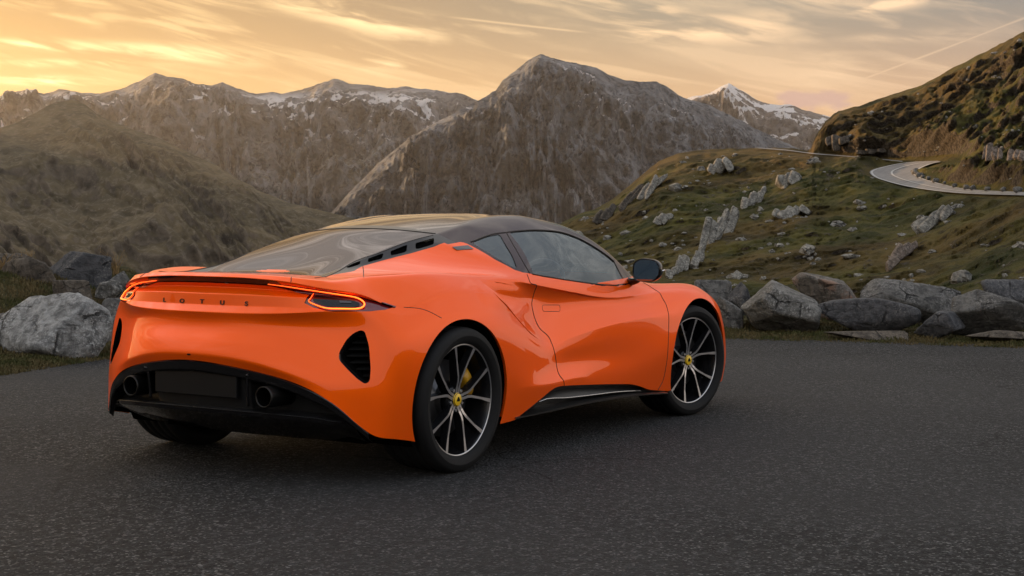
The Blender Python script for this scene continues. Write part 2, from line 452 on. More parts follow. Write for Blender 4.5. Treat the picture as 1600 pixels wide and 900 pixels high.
mountain('far_ridge', [(-420, 150), (-200, 165), (-60, 160), (0, 150), (37, 141), (70, 146), (90, 140), (150, 146), (185, 140), (215, 128), (243, 114), (262, 120), (283, 122), (310, 131), (330, 134), (347, 128), (368, 137), (400, 147), (425, 143), (440, 147), (470, 140), (500, 130), (521, 123), (545, 130), (580, 133), (610, 138), (630, 135), (680, 141), (715, 145), (745, 156), (800, 190), (860, 230)],
         [(-420, 5200), (300, 4600), (860, 4200)], .62, -420, m_far, 420, 900, 2.2, 520, 170, 3.0)
mountain('snow_peak', [(1000, 215), (1040, 178), (1062, 160), (1082, 151), (1098, 148), (1110, 145), (1125, 136), (1138, 130), (1150, 136), (1162, 142), (1180, 155), (1200, 162), (1218, 164), (1235, 163), (1255, 171), (1280, 178), (1300, 183), (1340, 196), (1420, 230)], 6200, .6, -300, m_snow, 420, 800, 1.6, 300, 120, 11.0)
mountain('central_peak', [(505, 345), (545, 302), (590, 256), (640, 215), (700, 181), (745, 158), (775, 141), (784, 128), (805, 110), (822, 96), (832, 90), (845, 85), (858, 89), (872, 93), (905, 100), (930, 105), (950, 116), (975, 125), (1000, 128), (1025, 127), (1040, 134), (1060, 148), (1085, 158), (1110, 165), (1140, 180), (1180, 200), (1215, 218), (1245, 230), (1290, 250), (1380, 300)],
         [(505, 2500), (845, 3000), (1380, 3500)], .85, -330, m_mid, 330, 560, 2.0, 620, 190, 5.0)
mountain('front_mountain', [(-2300, 150), (-1900, 40), (-1600, -60), (-1343, -100), (-1150, -70), (-950, 10), (-750, 75), (-500, 120), (-300, 150), (-140, 195), (-60, 212), (0, 200), (30, 190), (60, 173), (85, 160), (100, 156), (115, 156), (135, 164), (150, 177), (175, 190), (210, 203), (250, 216), (290, 236), (340, 259), (370, 279), (410, 300), (450, 316), (490, 326), (530, 336), (600, 352), (700, 372)],  # unseen left part of the ridge is raised to block the low sun
         [(-2300, 1200), (-400, 1400), (110, 1750), (700, 1350)], .48, -230, m_near, 95, 460, 1.8, 640, 170, 21.0, lean=.25)
# ground far below and all round, out to the horizon
k = NM('valley_ground', .95, .1); f1 = k.noise(.004, 8); k.color(k.mix(k.step(f1, .35, .65), (.045, .037, .022), (.09, .075, .045)))
M_valley = k.m
nA, nRd = 240, 40
an = np.linspace(0, 2*math.pi, nA); rad = np.concatenate([np.geomspace(55, 9000, nRd)])
A_, R_ = np.meshgrid(an, rad, indexing='ij')
zz = -10-np.clip((R_-55)/600, 0, 1)*210
# low hills closing the view behind the camera and to the right
da = np.abs((A_-(YAW+math.pi)+math.pi) % (2*math.pi)-math.pi)
beh = np.clip((2.05-da)/.5, 0, 1)
Q = np.stack([np.cos(A_)*3, np.sin(A_)*3, np.full(A_.shape, 2.0)], -1).reshape(-1, 3)
hn = fbm(Q, 5).reshape(A_.shape)
hill = np.clip((R_-160)/900, 0, 1)
zz = zz*(1-beh)+beh*(-3+hill*(95+95*hn))
zz = np.where(R_ > 1400, zz-(R_-1400)*.05*beh, zz)
X = np.stack([CAM[0]+np.cos(A_)*R_, CAM[1]+np.sin(A_)*R_, zz], -1).reshape(-1, 3)
e_mesh('valley', X, grid_faces(nA, nRd), M_valley, 'structure')

# ------------------------------------------------------------------ the hillside on the right, with its road
HT = np.array([(480, 520), (600, 478), (700, 440), (780, 398), (840, 368), (885, 345), (905, 335), (935, 325), (960, 310), (985, 290), (1010, 268), (1030, 252), (1060, 241), (1100, 235), (1140, 233), (1190, 231), (1240, 232), (1262, 236), (1268, 233), (1275, 214), (1290, 191), (1310, 175), (1345, 167), (1390, 150), (1440, 135), (1480, 110), (1520, 90), (1560, 70), (1600, 51), (1680, 12), (1780, -30), (1950, -40), (2200, 10), (2500, 90), (2800, 170)], float)
RD_LOW = np.array([(480, 300), (1270, 243), (1340, 262), (1375, 281), (1425, 293.5), (1500, 302), (1600, 305), (1800, 330), (2800, 400)], float)
def hill_d(U, V):
    """distance of the hillside seen at a photo point"""
    U = np.asarray(U, float); V = np.asarray(V, float)
    vt = np.interp(U, HT[:, 0], HT[:, 1]); vr = np.interp(U, RD_LOW[:, 0], RD_LOW[:, 1])
    up_right = np.clip((U-1150)/120, 0, 1)
    # below the road: 92 m at the foot to 190 m at the road
    vb = 500.0
    lo = 92+(190-92)*np.clip((vb-V)/(vb-vr), -.3, 1.0)**1.25 if False else 92+(190-92)*np.sign(np.clip((vb-V)/(vb-vr), -.3, 1.0))*np.abs(np.clip((vb-V)/(vb-vr), -.3, 1.0))**1.2
    hi = 190+(V < vr)*np.clip((vr-V)/np.maximum(vr-vt, 1), 0, 1)*np.clip(130*(vr-vt)/240, 12, 150)
    dR = np.where(V > vr, lo, hi)
    topd = np.interp(U, [480, 780, 900, 1010, 1100, 1200, 1262], [120, 165, 180, 195, 205, 200, 193.5])
    dL = 92+(topd-92)*np.abs(np.clip((vb-V)/np.maximum(vb-np.minimum(vt, 495), 1), 0, 1))**1.2
    near = np.interp(U, [480, 1000, 1200, 1300, 1450, 1600, 2000, 2800], [1.06, 1.04, 1.0, .94, .78, .62, .50, .42])
    return (dL*(1-up_right)+dR*up_right)*near
def hill_pt(U, V, off=0.0):
    U = np.atleast_1d(np.asarray(U, float)); V = np.atleast_1d(np.asarray(V, float))
    D = rays(U, V); q = CAM+D*(hill_d(U, V)-off)[:, None]; return q
k = NM('hill_turf', .95, .1)
s1 = k.noise(.16, 8, .62, .5, k.map((1, 1, .6))); s2 = k.noise(.9, 7, .65); s3 = k.noise(.035, 5); s4 = k.noise(3.2, 5, .7)
turf = k.mix(k.step(s1, .38, .62), (.028, .032, .009), (.088, .078, .022))
turf = k.mix(k.step(s3, .42, .62), turf, k.mix(k.step(s1, .4, .6), (.050, .036, .013), (.105, .072, .026)))
turf = k.mix(k.step(s2, .52, .70), turf, (.028, .022, .010))
stone = k.mix(k.step(s4, .4, .62), (.032, .026, .020), (.095, .080, .062))
stm = k.ma('MULTIPLY', k.step(k.ma('ADD', k.ma('MULTIPLY', s2, .5), k.ma('MULTIPLY', s4, .5)), .545, .60), k.step(k.noise(.06, 4), .42, .60))
steep = k.ma('SUBTRACT', 1.0, k.step(k.ma('ADD', k.up(), k.ma('MULTIPLY', k.ma('SUBTRACT', s2, .5), .5)), .16, .36))
c = k.mix(k.ma('MAXIMUM', stm, steep), turf, stone)
k.color(c); k.bump(k.ma('ADD', k.ma('MULTIPLY', s2, .6), k.ma('MULTIPLY', s4, .4)), 1.0, .7)
M_turf = k.m
Uh = np.concatenate([np.arange(480, 780, 12.0), np.arange(780, 1262, 3.0), np.arange(1262, 1280, 1.0), np.arange(1280, 1640, 3.0), np.arange(1640, 2801, 20.0)])
nT = 260
tt = np.linspace(0, 1, nT)
vt = np.interp(Uh, HT[:, 0], HT[:, 1]); vt = vt+1.2*fbm(np.stack([Uh*.05, Uh*0, Uh*0+3], 1), 5)*1.5
Vg = 505+(np.minimum(vt, 500)[:, None]-505)*tt[None, :]
Ug = np.repeat(Uh[:, None], nT, 1)
dg_ = hill_d(Ug.ravel(), Vg.ravel()); Dg = rays(Ug.ravel(), Vg.ravel())
B = CAM+Dg*dg_[:, None]
rd_near = np.zeros(len(B))
ROADC = spline([(1640, 303.5), (1560, 302.5), (1490, 297), (1440, 288), (1405, 279), (1389, 270), (1396, 263), (1420, 257.5), (1452, 254.5), (1480, 252)], 8)
Ub, Vb = Ug.ravel(), Vg.ravel()
dr = np.full(len(B), 99.)
for c0 in ROADC: dr = np.minimum(dr, np.hypot((Ub-c0[0])*.55, (Vb-c0[1])*1.6))
flat = np.clip((dr-14)/18, 0, 1)
dr2 = np.abs(Vb-np.interp(Ub, [1150, 1270, 1330, 1400], [231, 240, 244, 250])); flat = np.minimum(flat, np.where((Ub > 1150) & (Ub < 1420), np.clip(dr2/6-.4, 0, 1), 1))
# relief: diagonal ledges and tussocks
Qs = B.copy(); rot = .6
n1 = fbm(np.stack([Qs[:, 0]/26+Qs[:, 2]/9, Qs[:, 1]/26, Qs[:, 2]/16], 1), 6, True)
n2 = fbm(Qs/7.0, 5); n3 = fbm(Qs/2.2+5, 3, True)
amp = np.repeat(np.clip((505-vt)/200, .3, 1), nT)
env = np.tile(np.clip((1-tt)*10, .12, 1), len(Uh))
disp = (3.6*n1+2.5*n2+.85*n3)*amp*env*flat
upf = np.clip((np.interp(Ub, RD_LOW[:, 0], RD_LOW[:, 1])-Vb)/30, 0, 1)*(Ub > 1266)
disp *= 1+1.2*upf
B = B-Dg*disp[:, None]*.85*np.array([1, 1, 0]); B[:, 2] += disp*.22
G = B.reshape(len(Uh), nT, 3)
top = G[:, -1].copy(); hd = rays(Uh, vt); hd[:, 2] = 0
bk1 = top+hd*14; bk1[:, 2] -= 3.0
bk2 = top+hd*120; bk2[:, 2] -= 50
ft = G[:, 0].copy(); fd = rays(Uh, np.full(len(Uh), 505.)); fd[:, 2] = 0
ft1 = ft-fd*30; ft1[:, 2] -= 9
G = np.concatenate([ft1[:, None], G, bk1[:, None], bk2[:, None]], 1)
hillside = e_mesh('hillside', G.reshape(-1, 3), grid_faces(len(Uh), nT+3), M_turf, 'structure')
hm = bmesh.new(); hm.from_mesh(hillside.data); hbvh = BVHTree.FromBMesh(hm); hm.free()
def hill_hit(U, V):
    loc, nrm, i, d = hbvh.ray_cast(Vector(CAM), Vector(ray(U, V)).normalized())
    return (np.array(loc), np.array(nrm)) if loc else (hill_pt(U, V)[0], np.array((0, 0, 1.)))
# the road: a ribbon between its two edges
ed_out = spline([(1660, 309), (1600, 305.5), (1500, 302), (1425, 293), (1375, 280.5), (1359.5, 271), (1366, 264.5), (1400, 256.5), (1430, 252.8), (1465, 251.5)], 8)
ed_in = spline([(1660, 303), (1600, 300.5), (1510, 295.5), (1450, 281.5), (1431, 273), (1430, 270), (1436, 265), (1447, 259.5), (1458, 255.5), (1470, 253)], 8)
k = NM('road_asphalt', .6, .4); a1 = k.noise(1.2, 6); k.color(k.mix(k.step(a1, .3, .7), (.105, .10, .098), (.15, .145, .14)))
M_road2 = k.m
def ribbon(name, a, b, mat_, off, lanes=4):
    V = []; n = len(a)
    for p0, p1 in zip(a, b):
        for j in range(lanes+1):
            t = j/lanes; V.append(hill_pt(p0[0]+(p1[0]-p0[0])*t, p0[1]+(p1[1]-p0[1])*t, off)[0]+np.array((0, 0, .02)))
    return e_mesh(name, V, grid_faces(n, lanes+1), mat_)
mroad = ribbon('mountain_road', ed_out, ed_in, M_road2, 1.2); mroad['kind'] = 'structure'
k = NM('road_paint', .6); k.color((.36, .355, .34)); M_line = k.m
mid_ = ed_out*.52+ed_in*.48
for nm, a, b in (('edge_line', ed_out+(ed_in-ed_out)*.02, ed_out+(ed_in-ed_out)*.07), ('edge_line', ed_in-(ed_in-ed_out)*.06, ed_in-(ed_in-ed_out)*.02), ('centre_line', mid_-(ed_in-ed_out)*.022, mid_+(ed_in-ed_out)*.022)):
    o = ribbon(nm, a, b, M_line, 1.5, 1); o.parent = mroad
far_a = spline([(1180, 231.5), (1230, 235.5), (1270, 240.6), (1320, 244.6), (1370, 249), (1410, 253)], 8); far_b = far_a-np.array((0, 1.3))
o = ribbon('mountain_road', far_a, far_b, M_road2, 1.6, 1); o['kind'] = 'structure'
# ------------------------------------------------------------------ rocks
def rock_material(name, a, b, lich, pink=None, sc=1.0, dark=(.04, .04, .042)):
    k = NM(name, .85, .25)
    n1 = k.noise(3.2*sc, 8, .62); n2 = k.noise(11*sc, 8, .7, .4); n3 = k.noise(42*sc, 6, .7); v = k.voro(16*sc, 'F1')
    lay = k.noise(5*sc, 6, .6, .5, k.map((1, 1, 3.0), (.5, .35, 0)))
    c = k.mix(k.step(n2, .36, .64), a, b)
    c = k.mix(k.step(lay, .56, .70), c, dark)
    c = k.mix(k.ma('MULTIPLY', k.step(n3, .50, .62), k.step(n1, .40, .56)), c, lich)
    if pink: c = k.mix(k.ma('MULTIPLY', k.step(n1, .48, .60), .8), c, pink)
    ck = k.voro(2.6*sc, 'DISTANCE_TO_EDGE', k.map((1, 1, 1), (.4, .7, .2)) if False else None)
    crk = k.ma('MULTIPLY', k.ma('SUBTRACT', 1.0, k.step(k.ma('ADD', ck, k.ma('MULTIPLY', k.ma('SUBTRACT', n2, .5), .10)), .0, .030)), k.step(n1, .42, .58))
    c = k.mix(k.ma('MULTIPLY', crk, .8), c, (.018, .017, .016))
    k.color(c); k.bump(k.ma('SUBTRACT', k.ma('ADD', k.ma('ADD', k.ma('MULTIPLY', n2, .6), k.ma('MULTIPLY', n3, .4)), k.ma('MULTIPLY', lay, .45)), k.ma('MULTIPLY', crk, .6)), 1.0, .06/sc)
    return k.m
MR = {
 'lichen': rock_material('lichen_granite', (.085, .082, .075), (.20, .195, .18), (.34, .33, .31)),
 'grey': rock_material('grey_gneiss', (.075, .073, .070), (.17, .165, .155), (.26, .25, .235)),
 'dark': rock_material('dark_gneiss', (.045, .046, .050), (.10, .10, .105), (.17, .165, .16)),
 'pink': rock_material('warm_lit_gneiss', (.085, .078, .070), (.19, .17, .15), (.28, .26, .23), (.27, .165, .115)),  # pink patches put the warm sunlight on its faces into the rock colour
 'bright': rock_material('pale_granite', (.13, .13, .127), (.36, .36, .35), (.50, .50, .49), dark=(.06, .06, .058)),
 'brown': rock_material('brown_rock', (.05, .042, .034), (.13, .108, .085), (.17, .145, .115)),
 'crag': rock_material('crag_rock', (.12, .115, .10), (.30, .285, .25), (.40, .38, .34), sc=.22),
 'crag_dark': rock_material('dark_crag_rock', (.04, .033, .027), (.11, .092, .072), (.15, .13, .105), sc=.22),
 'crag_pink': rock_material('pink_crag_rock', (.10, .078, .062), (.25, .20, .165), (.31, .26, .22), sc=.22),
}
_ico = {}
def ico(sub):
    if sub not in _ico:
        bm = bmesh.new(); bmesh.ops.create_icosphere(bm, subdivisions=sub, radius=1)
        _ico[sub] = (np.array([v.co for v in bm.verts]), np.array([[v.index for v in f.verts] for f in bm.faces])); bm.free()
    return _ico[sub]
def rock_shape(seed, sub=5, planes=10, sharp=22.0, rough=.05, cuts=()):
    rg = np.random.default_rng(seed); N, F = ico(sub)
    pl = rg.normal(size=(planes, 3)); pl /= np.linalg.norm(pl, axis=1, keepdims=True)
    h = rg.uniform(.42, .85, planes)
    for c_, hh in cuts: pl = np.vstack([pl, np.array(c_)/np.linalg.norm(c_)]); h = np.append(h, hh)
    base = np.vstack([pl, np.eye(3), -np.eye(3)]); hh = np.concatenate([h, np.ones(6)*.98])
    d = N@base.T; inv = np.maximum(d, 1e-3)/hh[None, :]
    r = 1.0/(np.sum(inv**sharp, 1)**(1/sharp))
    q = N*r[:, None]
    n = .45*fbm(q*2.1+seed*3.7, 4)+.35*fbm(q*4+seed, 5, True)+.3*fbm(q*12+seed, 4)
    q = q+N*(n*rough*1.8)[:, None]
    lo, hi = q.min(0), q.max(0)
    return (q-(lo+hi)/2)/((hi-lo)/2), F
def px_rock(name, u0, u1, v0, v1, d, mat_, seed, label=None, depth=.8, yaw=0.0, cuts=(), sub=5, rough=.05, sharp=24.0, sink=.04, planes=10, group=None, cat='rock', tilt=0.0):
    """a rock whose outline fills a box measured on the photograph at distance d"""
    q, F = rock_shape(seed, sub, planes, sharp, rough, cuts)
    uc, vc = (u0+u1)/2, (v0+v1)/2
    D = rays(np.array([uc]), np.array([vc]))[0]; c = CAM+D*d
    hw = (u1-u0)/2/FP*d*1.02; hh = (v1-v0)/2/FP*d*1.02+sink/2; dp = hw*depth
    fw = np.array([D[0], D[1], 0]); rt = np.array([D[1], -D[0], 0])
    if tilt:
        q = np.stack([q[:, 0]*math.cos(tilt)-q[:, 2]*math.sin(tilt), q[:, 1], q[:, 0]*math.sin(tilt)+q[:, 2]*math.cos(tilt)], 1)
        lo, hi = q.min(0), q.max(0); q = (q-(lo+hi)/2)/((hi-lo)/2)
    V = rt*(q[:, 0]*hw)[:, None]+fw*(q[:, 1]*dp)[:, None]+np.array([0, 0, 1])*(q[:, 2]*hh-sink/2)[:, None]
    base = np.array([c[0], c[1], c[2]-hh])+fw*dp*.0
    V[:, 2] += hh
    o = e_mesh(name, V, F, mat_); o.location = base
    if label: tag(o, label, cat, group)
    return o
def tag(o, label=None, cat=None, group=None, kind=None):
    if label: o['label'] = label
    if cat: o['category'] = cat
    if group: o['group'] = group
    if kind: o['kind'] = kind
    return o
GB = 'boulders along the edge of the lay-by'
L_ = (-1, -.25, .5); LT = (-.55, -.2, .8); RT = (.5, -.2, .85)
px_rock('boulder', 1158, 1280, 440, 520, 16.6, MR['lichen'], 3, 'large lichen-speckled grey boulder with a peaked top, nearest the right front wheel', .85, cuts=(((.60, -.1, .80), .40), ((-.80, -.1, .55), .50), ((.1, -1, .25), .6)), planes=5, group=GB)
px_rock('boulder', 1240, 1358, 427, 484, 17.6, MR['pink'], 12, 'pinkish slab boulder lying on top, sloping down to the right', .7, cuts=(((.36, -.1, .93), .52), ((-.9, -.35, .3), .78)), group=GB, sink=.12)
px_rock('boulder', 1278, 1432, 466, 521, 16.5, MR['dark'], 23, 'long dark oval boulder between the peaked boulder and the small one', .6, sharp=13, rough=.04, cuts=(((.3, -.2, .9), .8),), group=GB)
px_rock('boulder', 1350, 1498, 437, 497, 17.5, MR['grey'], 34, 'long grey slab boulder resting on the dark oval one', .6, cuts=(((.30, -.15, .94), .55), ((-.8, -.3, .5), .7)), group=GB, sink=.12)
px_rock('boulder', 1431, 1505, 487, 525, 16.2, MR['dark'], 45, 'smallest dark boulder of the front row, squat and rounded', .8, group=GB)
px_rock('boulder', 1492, 1597, 454, 519, 16.5, MR['grey'], 56, 'blocky brown-grey boulder at the right end of the front row', .8, cuts=(((.2, -.3, .9), .75),), group=GB)
px_rock('boulder', 1540, 1650, 439, 512, 17.6, MR['dark'], 67, 'dark boulder cut off by the right edge of the picture', .7, group=GB)
px_rock('boulder', 1116, 1161, 464, 513, 16.9, MR['grey'], 78, 'upright grey boulder just beside the front wheel arch', .9, group=GB)
px_rock('boulder', 1136, 1180, 441, 488, 18.2, MR['dark'], 89, 'dark boulder wedged behind the peaked lichen boulder', .9, group=GB, sink=.25)
px_rock('boulder', 1085, 1143, 437, 472, 18.6, MR['grey'], 90, 'grey boulder half hidden behind the front wing', .9, group=GB, sink=.3)
px_rock('boulder', 1640, 1760, 450, 520, 16.4, MR['grey'], 101, None, .8)
tag(bpy.context.scene.objects[-1] if False else COL.objects[-1], 'grey boulder beyond the right edge of the picture', 'rock', GB)
px_rock('flat_stone', 1290, 1415, 516.5, 523.5, 15.95, MR['brown'], 111, 'flat stone slab in the grass below the dark oval boulder', .35, group='flat stones in the verge', sink=.06)
px_rock('flat_stone', 1514, 1625, 517, 523, 15.95, MR['brown'], 112, 'flat stone slab in the grass at the right picture edge', .35, group='flat stones in the verge', sink=.06)
px_rock('boulder', 2, 169, 460, 556, 13.4, MR['bright'], 122, 'large pale speckled boulder left of the car', .7, sharp=12, cuts=(((.55, -.2, .8), .80), ((-.7, -.2, .7), .86)), group='boulders on the left verge')
px_rock('boulder', 160, 214, 467, 530, 14.6, MR['grey'], 133, 'grey boulder half hidden behind the left rear corner of the car', .8, group='boulders on the left verge')
px_rock('boulder', -60, 22, 492, 552, 13.8, MR['dark'], 144, 'dark boulder at the left picture edge beside the pale one', .8, group='boulders on the left verge')
px_rock('bank_rock', 6, 85, 404, 446, 16.4, MR['brown'], 155, 'smooth buff rock slab on top of the left bank', .6, sharp=5, rough=.03, group='rocks on the left bank', sink=.2)
px_rock('bank_rock', 80, 170, 394, 452, 16.8, MR['dark'], 166, 'dark craggy rock with a flat top on the left bank', .7, rough=.08, cuts=(((.1, 0, 1), .6),), group='rocks on the left bank', sink=.2)
px_rock('bank_rock', 163, 203, 424, 452, 16.6, MR['grey'], 177, 'small grey rock on the bank nearest the spoiler', .7, group='rocks on the left bank', sink=.2)
px_rock('bank_rock', -30, 82, 396, 415, 17.2, MR['brown'], 188, 'thin layered brown rock along the skyline of the left bank', .5, rough=.09, group='rocks on the left bank', sink=.3)
px_rock('bank_rock', 84, 142, 438, 462, 15.8, MR['brown'], 199, 'low brown rock in the grass below the dark craggy one', .6, group='rocks on the left bank', sink=.15)
px_rock('bank_rock', 150, 190, 438, 452, 16.0, MR['lichen'], 200, 'pale flat stone in the bank grass beside the tail light', .5, group='rocks on the left bank', sink=.1)

# ------------------------------------------------------------------ tarmac and verge
EDGE = np.array([(-900, 640), (-300, 602), (0, 582.5), (80, 571), (165, 560), (260, 551), (420, 542), (600, 537), (800, 532), (1000, 529), (1145, 528), (1300, 530), (1450, 531.5), (1600, 531.5), (1800, 534), (2300, 548), (3200, 590)], float)
def edge_pts(n):
    U = np.linspace(EDGE[0, 0], EDGE[-1, 0], n); V = np.interp(U, EDGE[:, 0], EDGE[:, 1])
    D = C_FW+C_R*((U-800)/FP)[:, None]-C_U*((V-450)/FP)[:, None]
    t = -CAM[2]/D[:, 2]; q = CAM+D*t[:, None]
    return q
k = NM('tarmac', .78, .16)
g1 = k.noise(48, 6, .72); g2 = k.voro(70, 'F1'); g3 = k.noise(.75, 7, .65); g4 = k.noise(.28, 4); g5 = k.noise(120, 3, .6); g6 = k.voro(110, 'F1', out='Color')
sepc = k.n('ShaderNodeSeparateColor'); k.put(g6, sepc.inputs[0])
c = k.mix(k.step(g1, .36, .64), (.007, .0075, .008), (.050, .0515, .0545))
c = k.mix(k.ma('MULTIPLY', k.step(sepc.outputs[0], .80, .97), .8), c, (.26, .26, .255))  # pale aggregate specks, also glints put into the colour
c = k.mix(k.ma('MULTIPLY', k.step(sepc.outputs[1], .75, .97), .7), c, (.016, .016, .016))
g7 = k.noise(24, 5, .75); c = k.mix(k.ma('MULTIPLY', k.step(g7, .47, .60), .75), c, (.008, .0085, .009)); c = k.mix(k.ma('MULTIPLY', k.ma('SUBTRACT', 1.0, k.step(g7, .36, .45)), .7), c, (.095, .097, .10))
c = k.mix(k.ma('MULTIPLY', k.step(g3, .44, .60), .8), c, k.mix(.5, c, (.035, .035, .036)))
c = k.mix(k.ma('MULTIPLY', k.step(g4, .42, .58), .7), c, k.mix(.45, c, (.070, .070, .071)))
wv = k.n('ShaderNodeVectorMath', operation='ADD'); k.put(k.pos, wv.inputs[0]); nzc = k.n('ShaderNodeTexNoise'); nzc.inputs['Scale'].default_value = 1.3; nzc.inputs['Detail'].default_value = 6; k.put(k.pos, nzc.inputs['Vector']); k.put(nzc.outputs['Color'], wv.inputs[1])
ckd = k.voro(.33, 'DISTANCE_TO_EDGE', wv.outputs[0])
c = k.mix(k.ma('MULTIPLY', k.ma('SUBTRACT', 1.0, k.step(ckd, .0, .006)), k.ma('MULTIPLY', k.step(k.noise(.45, 3), .48, .60), .7)), c, (.006, .006, .0065))
k.color(c); k.rough(k.ma('MULTIPLY_ADD', g3, .2, .68))
k.bump(k.ma('ADD', k.ma('ADD', k.ma('MULTIPLY', g2, -.8), k.ma('MULTIPLY', g5, .5)), k.ma('MULTIPLY', g1, .8)), 1.0, .028)
M_tar = k.m
ep = edge_pts(900)
rag = fbm(np.stack([ep[:, 0]*2.2, ep[:, 1]*2.2, ep[:, 0]*0], 1), 5)*.22
dirs = ep[:, :2]-CAM[:2]; dirs /= np.linalg.norm(dirs, axis=1, keepdims=True)
ep[:, :2] += dirs*rag[:, None]; ep[:, 2] = 0
V = list(map(tuple, ep)); n0 = len(V)
# fan of strips from the edge back past the camera
rows_t = []
back_c = CAM[:2]-np.array([C_FW[0], C_FW[1]])*45
V2 = []
for t in np.linspace(0, 1, 12):
    b_ = ep.copy(); b_[:, 0] = ep[:, 0]*(1-t)+(back_c[0]+(ep[:, 0]-ep[:, 0].mean())*1.6)*t; b_[:, 1] = ep[:, 1]*(1-t)+(back_c[1]+(ep[:, 1]-ep[:, 1].mean())*1.6)*t
    V2.append(b_)
G = np.stack(V2, 1)
tarmac = e_mesh('tarmac', G.reshape(-1, 3), grid_faces(len(ep), 12)[:, ::-1], M_tar, 'structure')

k = NM('verge_soil', .95, .1); a1 = k.noise(6, 7, .65); a2 = k.noise(40, 5, .7); a3 = k.noise(1.3, 4)
c = k.mix(k.step(a1, .36, .64), (.026, .026, .010), (.060, .053, .022)); c = k.mix(k.step(a2, .55, .72), c, (.10, .085, .055)); c = k.mix(k.step(a3, .50, .66), c, k.mix(.6, c, (.07, .045, .02)))
k.color(c); k.bump(k.ma('ADD', a1, k.ma('MULTIPLY', a2, .5)), .9, .06); M_soil = k.m
def verge_z(U, d):
    U = np.asarray(U, float); d = np.asarray(d, float)
    de = np.interp(U, [-900, 0, 165, 1145, 1600, 3200], [10, 11.9, 13.2, 15.6, 15.3, 12])
    s_ = np.clip((d-de-.1)/.5, 0, 1)
    bank = np.clip((300-U)/110, 0, 1); bank = bank*bank*(3-2*bank)
    r_ = np.clip((d-de-1.2)/3.4, 0, 1); r_ = r_*r_*(3-2*r_)
    z = -.02+s_*.05+bank*.60*r_+(1-bank)*.12*np.clip((d-de-1)/2, 0, 1)
    x = d*0
    drop = np.clip((d-de-(5.6-.6*(1-bank)))/40, 0, 1)
    return z-14*drop**1.1
Uv = np.concatenate([np.arange(-900, -60, 20.), np.arange(-60, 240, 3.), np.arange(240, 1080, 12.), np.arange(1080, 1660, 3.), np.arange(1660, 3201, 25.)])
dv = np.concatenate([np.linspace(-2.2, 6.5, 110), np.geomspace(7, 75, 26)])
Ug, Dg2 = np.meshgrid(Uv, dv, indexing='ij')
de = np.interp(Ug, [-900, 0, 165, 1145, 1600, 3200], [10, 11.9, 13.2, 15.6, 15.3, 12])
dd = de+Dg2
hd = rays(Ug.ravel(), np.full(Ug.size, 400.)); hd[:, 2] = 0
B = CAM+hd*dd.ravel()[:, None]; B[:, 2] = verge_z(Ug.ravel(), dd.ravel())
on = np.clip((Dg2.ravel()-.05)/.5, 0, 1)
B[:, 2] += on*(.07*fbm(B*1.3, 4)+.035*fbm(B*5, 3))+np.where(Dg2.ravel() < 0, -.04, 0)
verge = e_mesh('verge', B, grid_faces(len(Uv), len(dv)), M_soil, 'structure')
vm_ = bmesh.new(); vm_.from_mesh(verge.data); vbvh = BVHTree.FromBMesh(vm_); vm_.free()
def ground_at(x, y):
    loc, nrm, i, d = vbvh.ray_cast(Vector((x, y, 30)), Vector((0, 0, -1)))
    return loc.z if loc else 0.0

# grass: blades in clumps
def grass(name, spots, hts, mat_):
    rg = np.random.default_rng(5); V = []; F = []
    for (x, y, z), h in zip(spots, hts):
        a = rg.uniform(0, 6.28); w_ = rg.uniform(.004, .009)*(1+h*2); ln = rg.normal(0, .42, 2)*h
        sx, sy = math.cos(a)*w_, math.sin(a)*w_; i = len(V)
        V += [(x-sx, y-sy, z-.02), (x+sx, y+sy, z-.02), (x+ln[0]*.4+sx*.7, y+ln[1]*.4+sy*.7, z+h*.6), (x+ln[0]*.4-sx*.7, y+ln[1]*.4-sy*.7, z+h*.6), (x+ln[0], y+ln[1], z+h)]
        F += [(i, i+1, i+2), (i, i+2, i+3), (i+3, i+2, i+4)]
    o = e_mesh(name, V, np.array(F), mat_, 'stuff', smooth=False); return o
k = NM('grass_blade', .8, .2); gi = k.noise(2.3, 4); gf = k.noise(35, 2)
k.color(k.mix(k.step(gi, .38, .62), k.mix(gf, (.030, .036, .010), (.065, .066, .020)), k.mix(gf, (.075, .055, .022), (.13, .10, .045)))); M_grass = k.m
rg = np.random.default_rng(3)
def spots(U0, U1, d0, d1, n, hmin, hmax, clump=.5):
    U = rg.uniform(U0, U1, n); s_ = rg.uniform(0, 1, n); de_ = np.interp(U, [-900, 0, 165, 1145, 1600, 3200], [10, 11.9, 13.2, 15.6, 15.3, 12])
    d = de_+d0+(d1-d0)*s_; D = rays(U, np.full(n, 400.)); q = CAM+D*d[:, None]
    cl_ = fbm(np.stack([q[:, 0]*1.6, q[:, 1]*1.6, q[:, 0]*0], 1), 4)
    keep = cl_ > -clump+rg.normal(0, .15, n)
    q = q[keep]; cl_ = cl_[keep]
    for p_ in q: p_[2] = ground_at(p_[0], p_[1])
    h = rg.uniform(hmin, hmax, len(q))*(.65+.7*np.clip(cl_+.3, 0, 1))
    return list(map(tuple, q)), list(h)
sp1, h1 = spots(1100, 1680, -.15, 1.7, 16000, .015, .05, .25)
sp2, h2 = spots(-80, 230, -.15, 1.3, 12000, .02, .055, .3)
sp3, h3 = spots(-80, 230, 1.3, 4.6, 16000, .02, .06, .2)
sp4, h4 = spots(1080, 1680, 1.7, 4.6, 6000, .02, .06, .2)
grass('grass', sp1+sp2+sp3+sp4, h1+h2+h3+h4, M_grass)
k = NM('dry_grass', .8, .2); gf = k.noise(20, 2); k.color(k.mix(gf, (.15, .095, .04), (.30, .20, .09))); M_dry = k.m
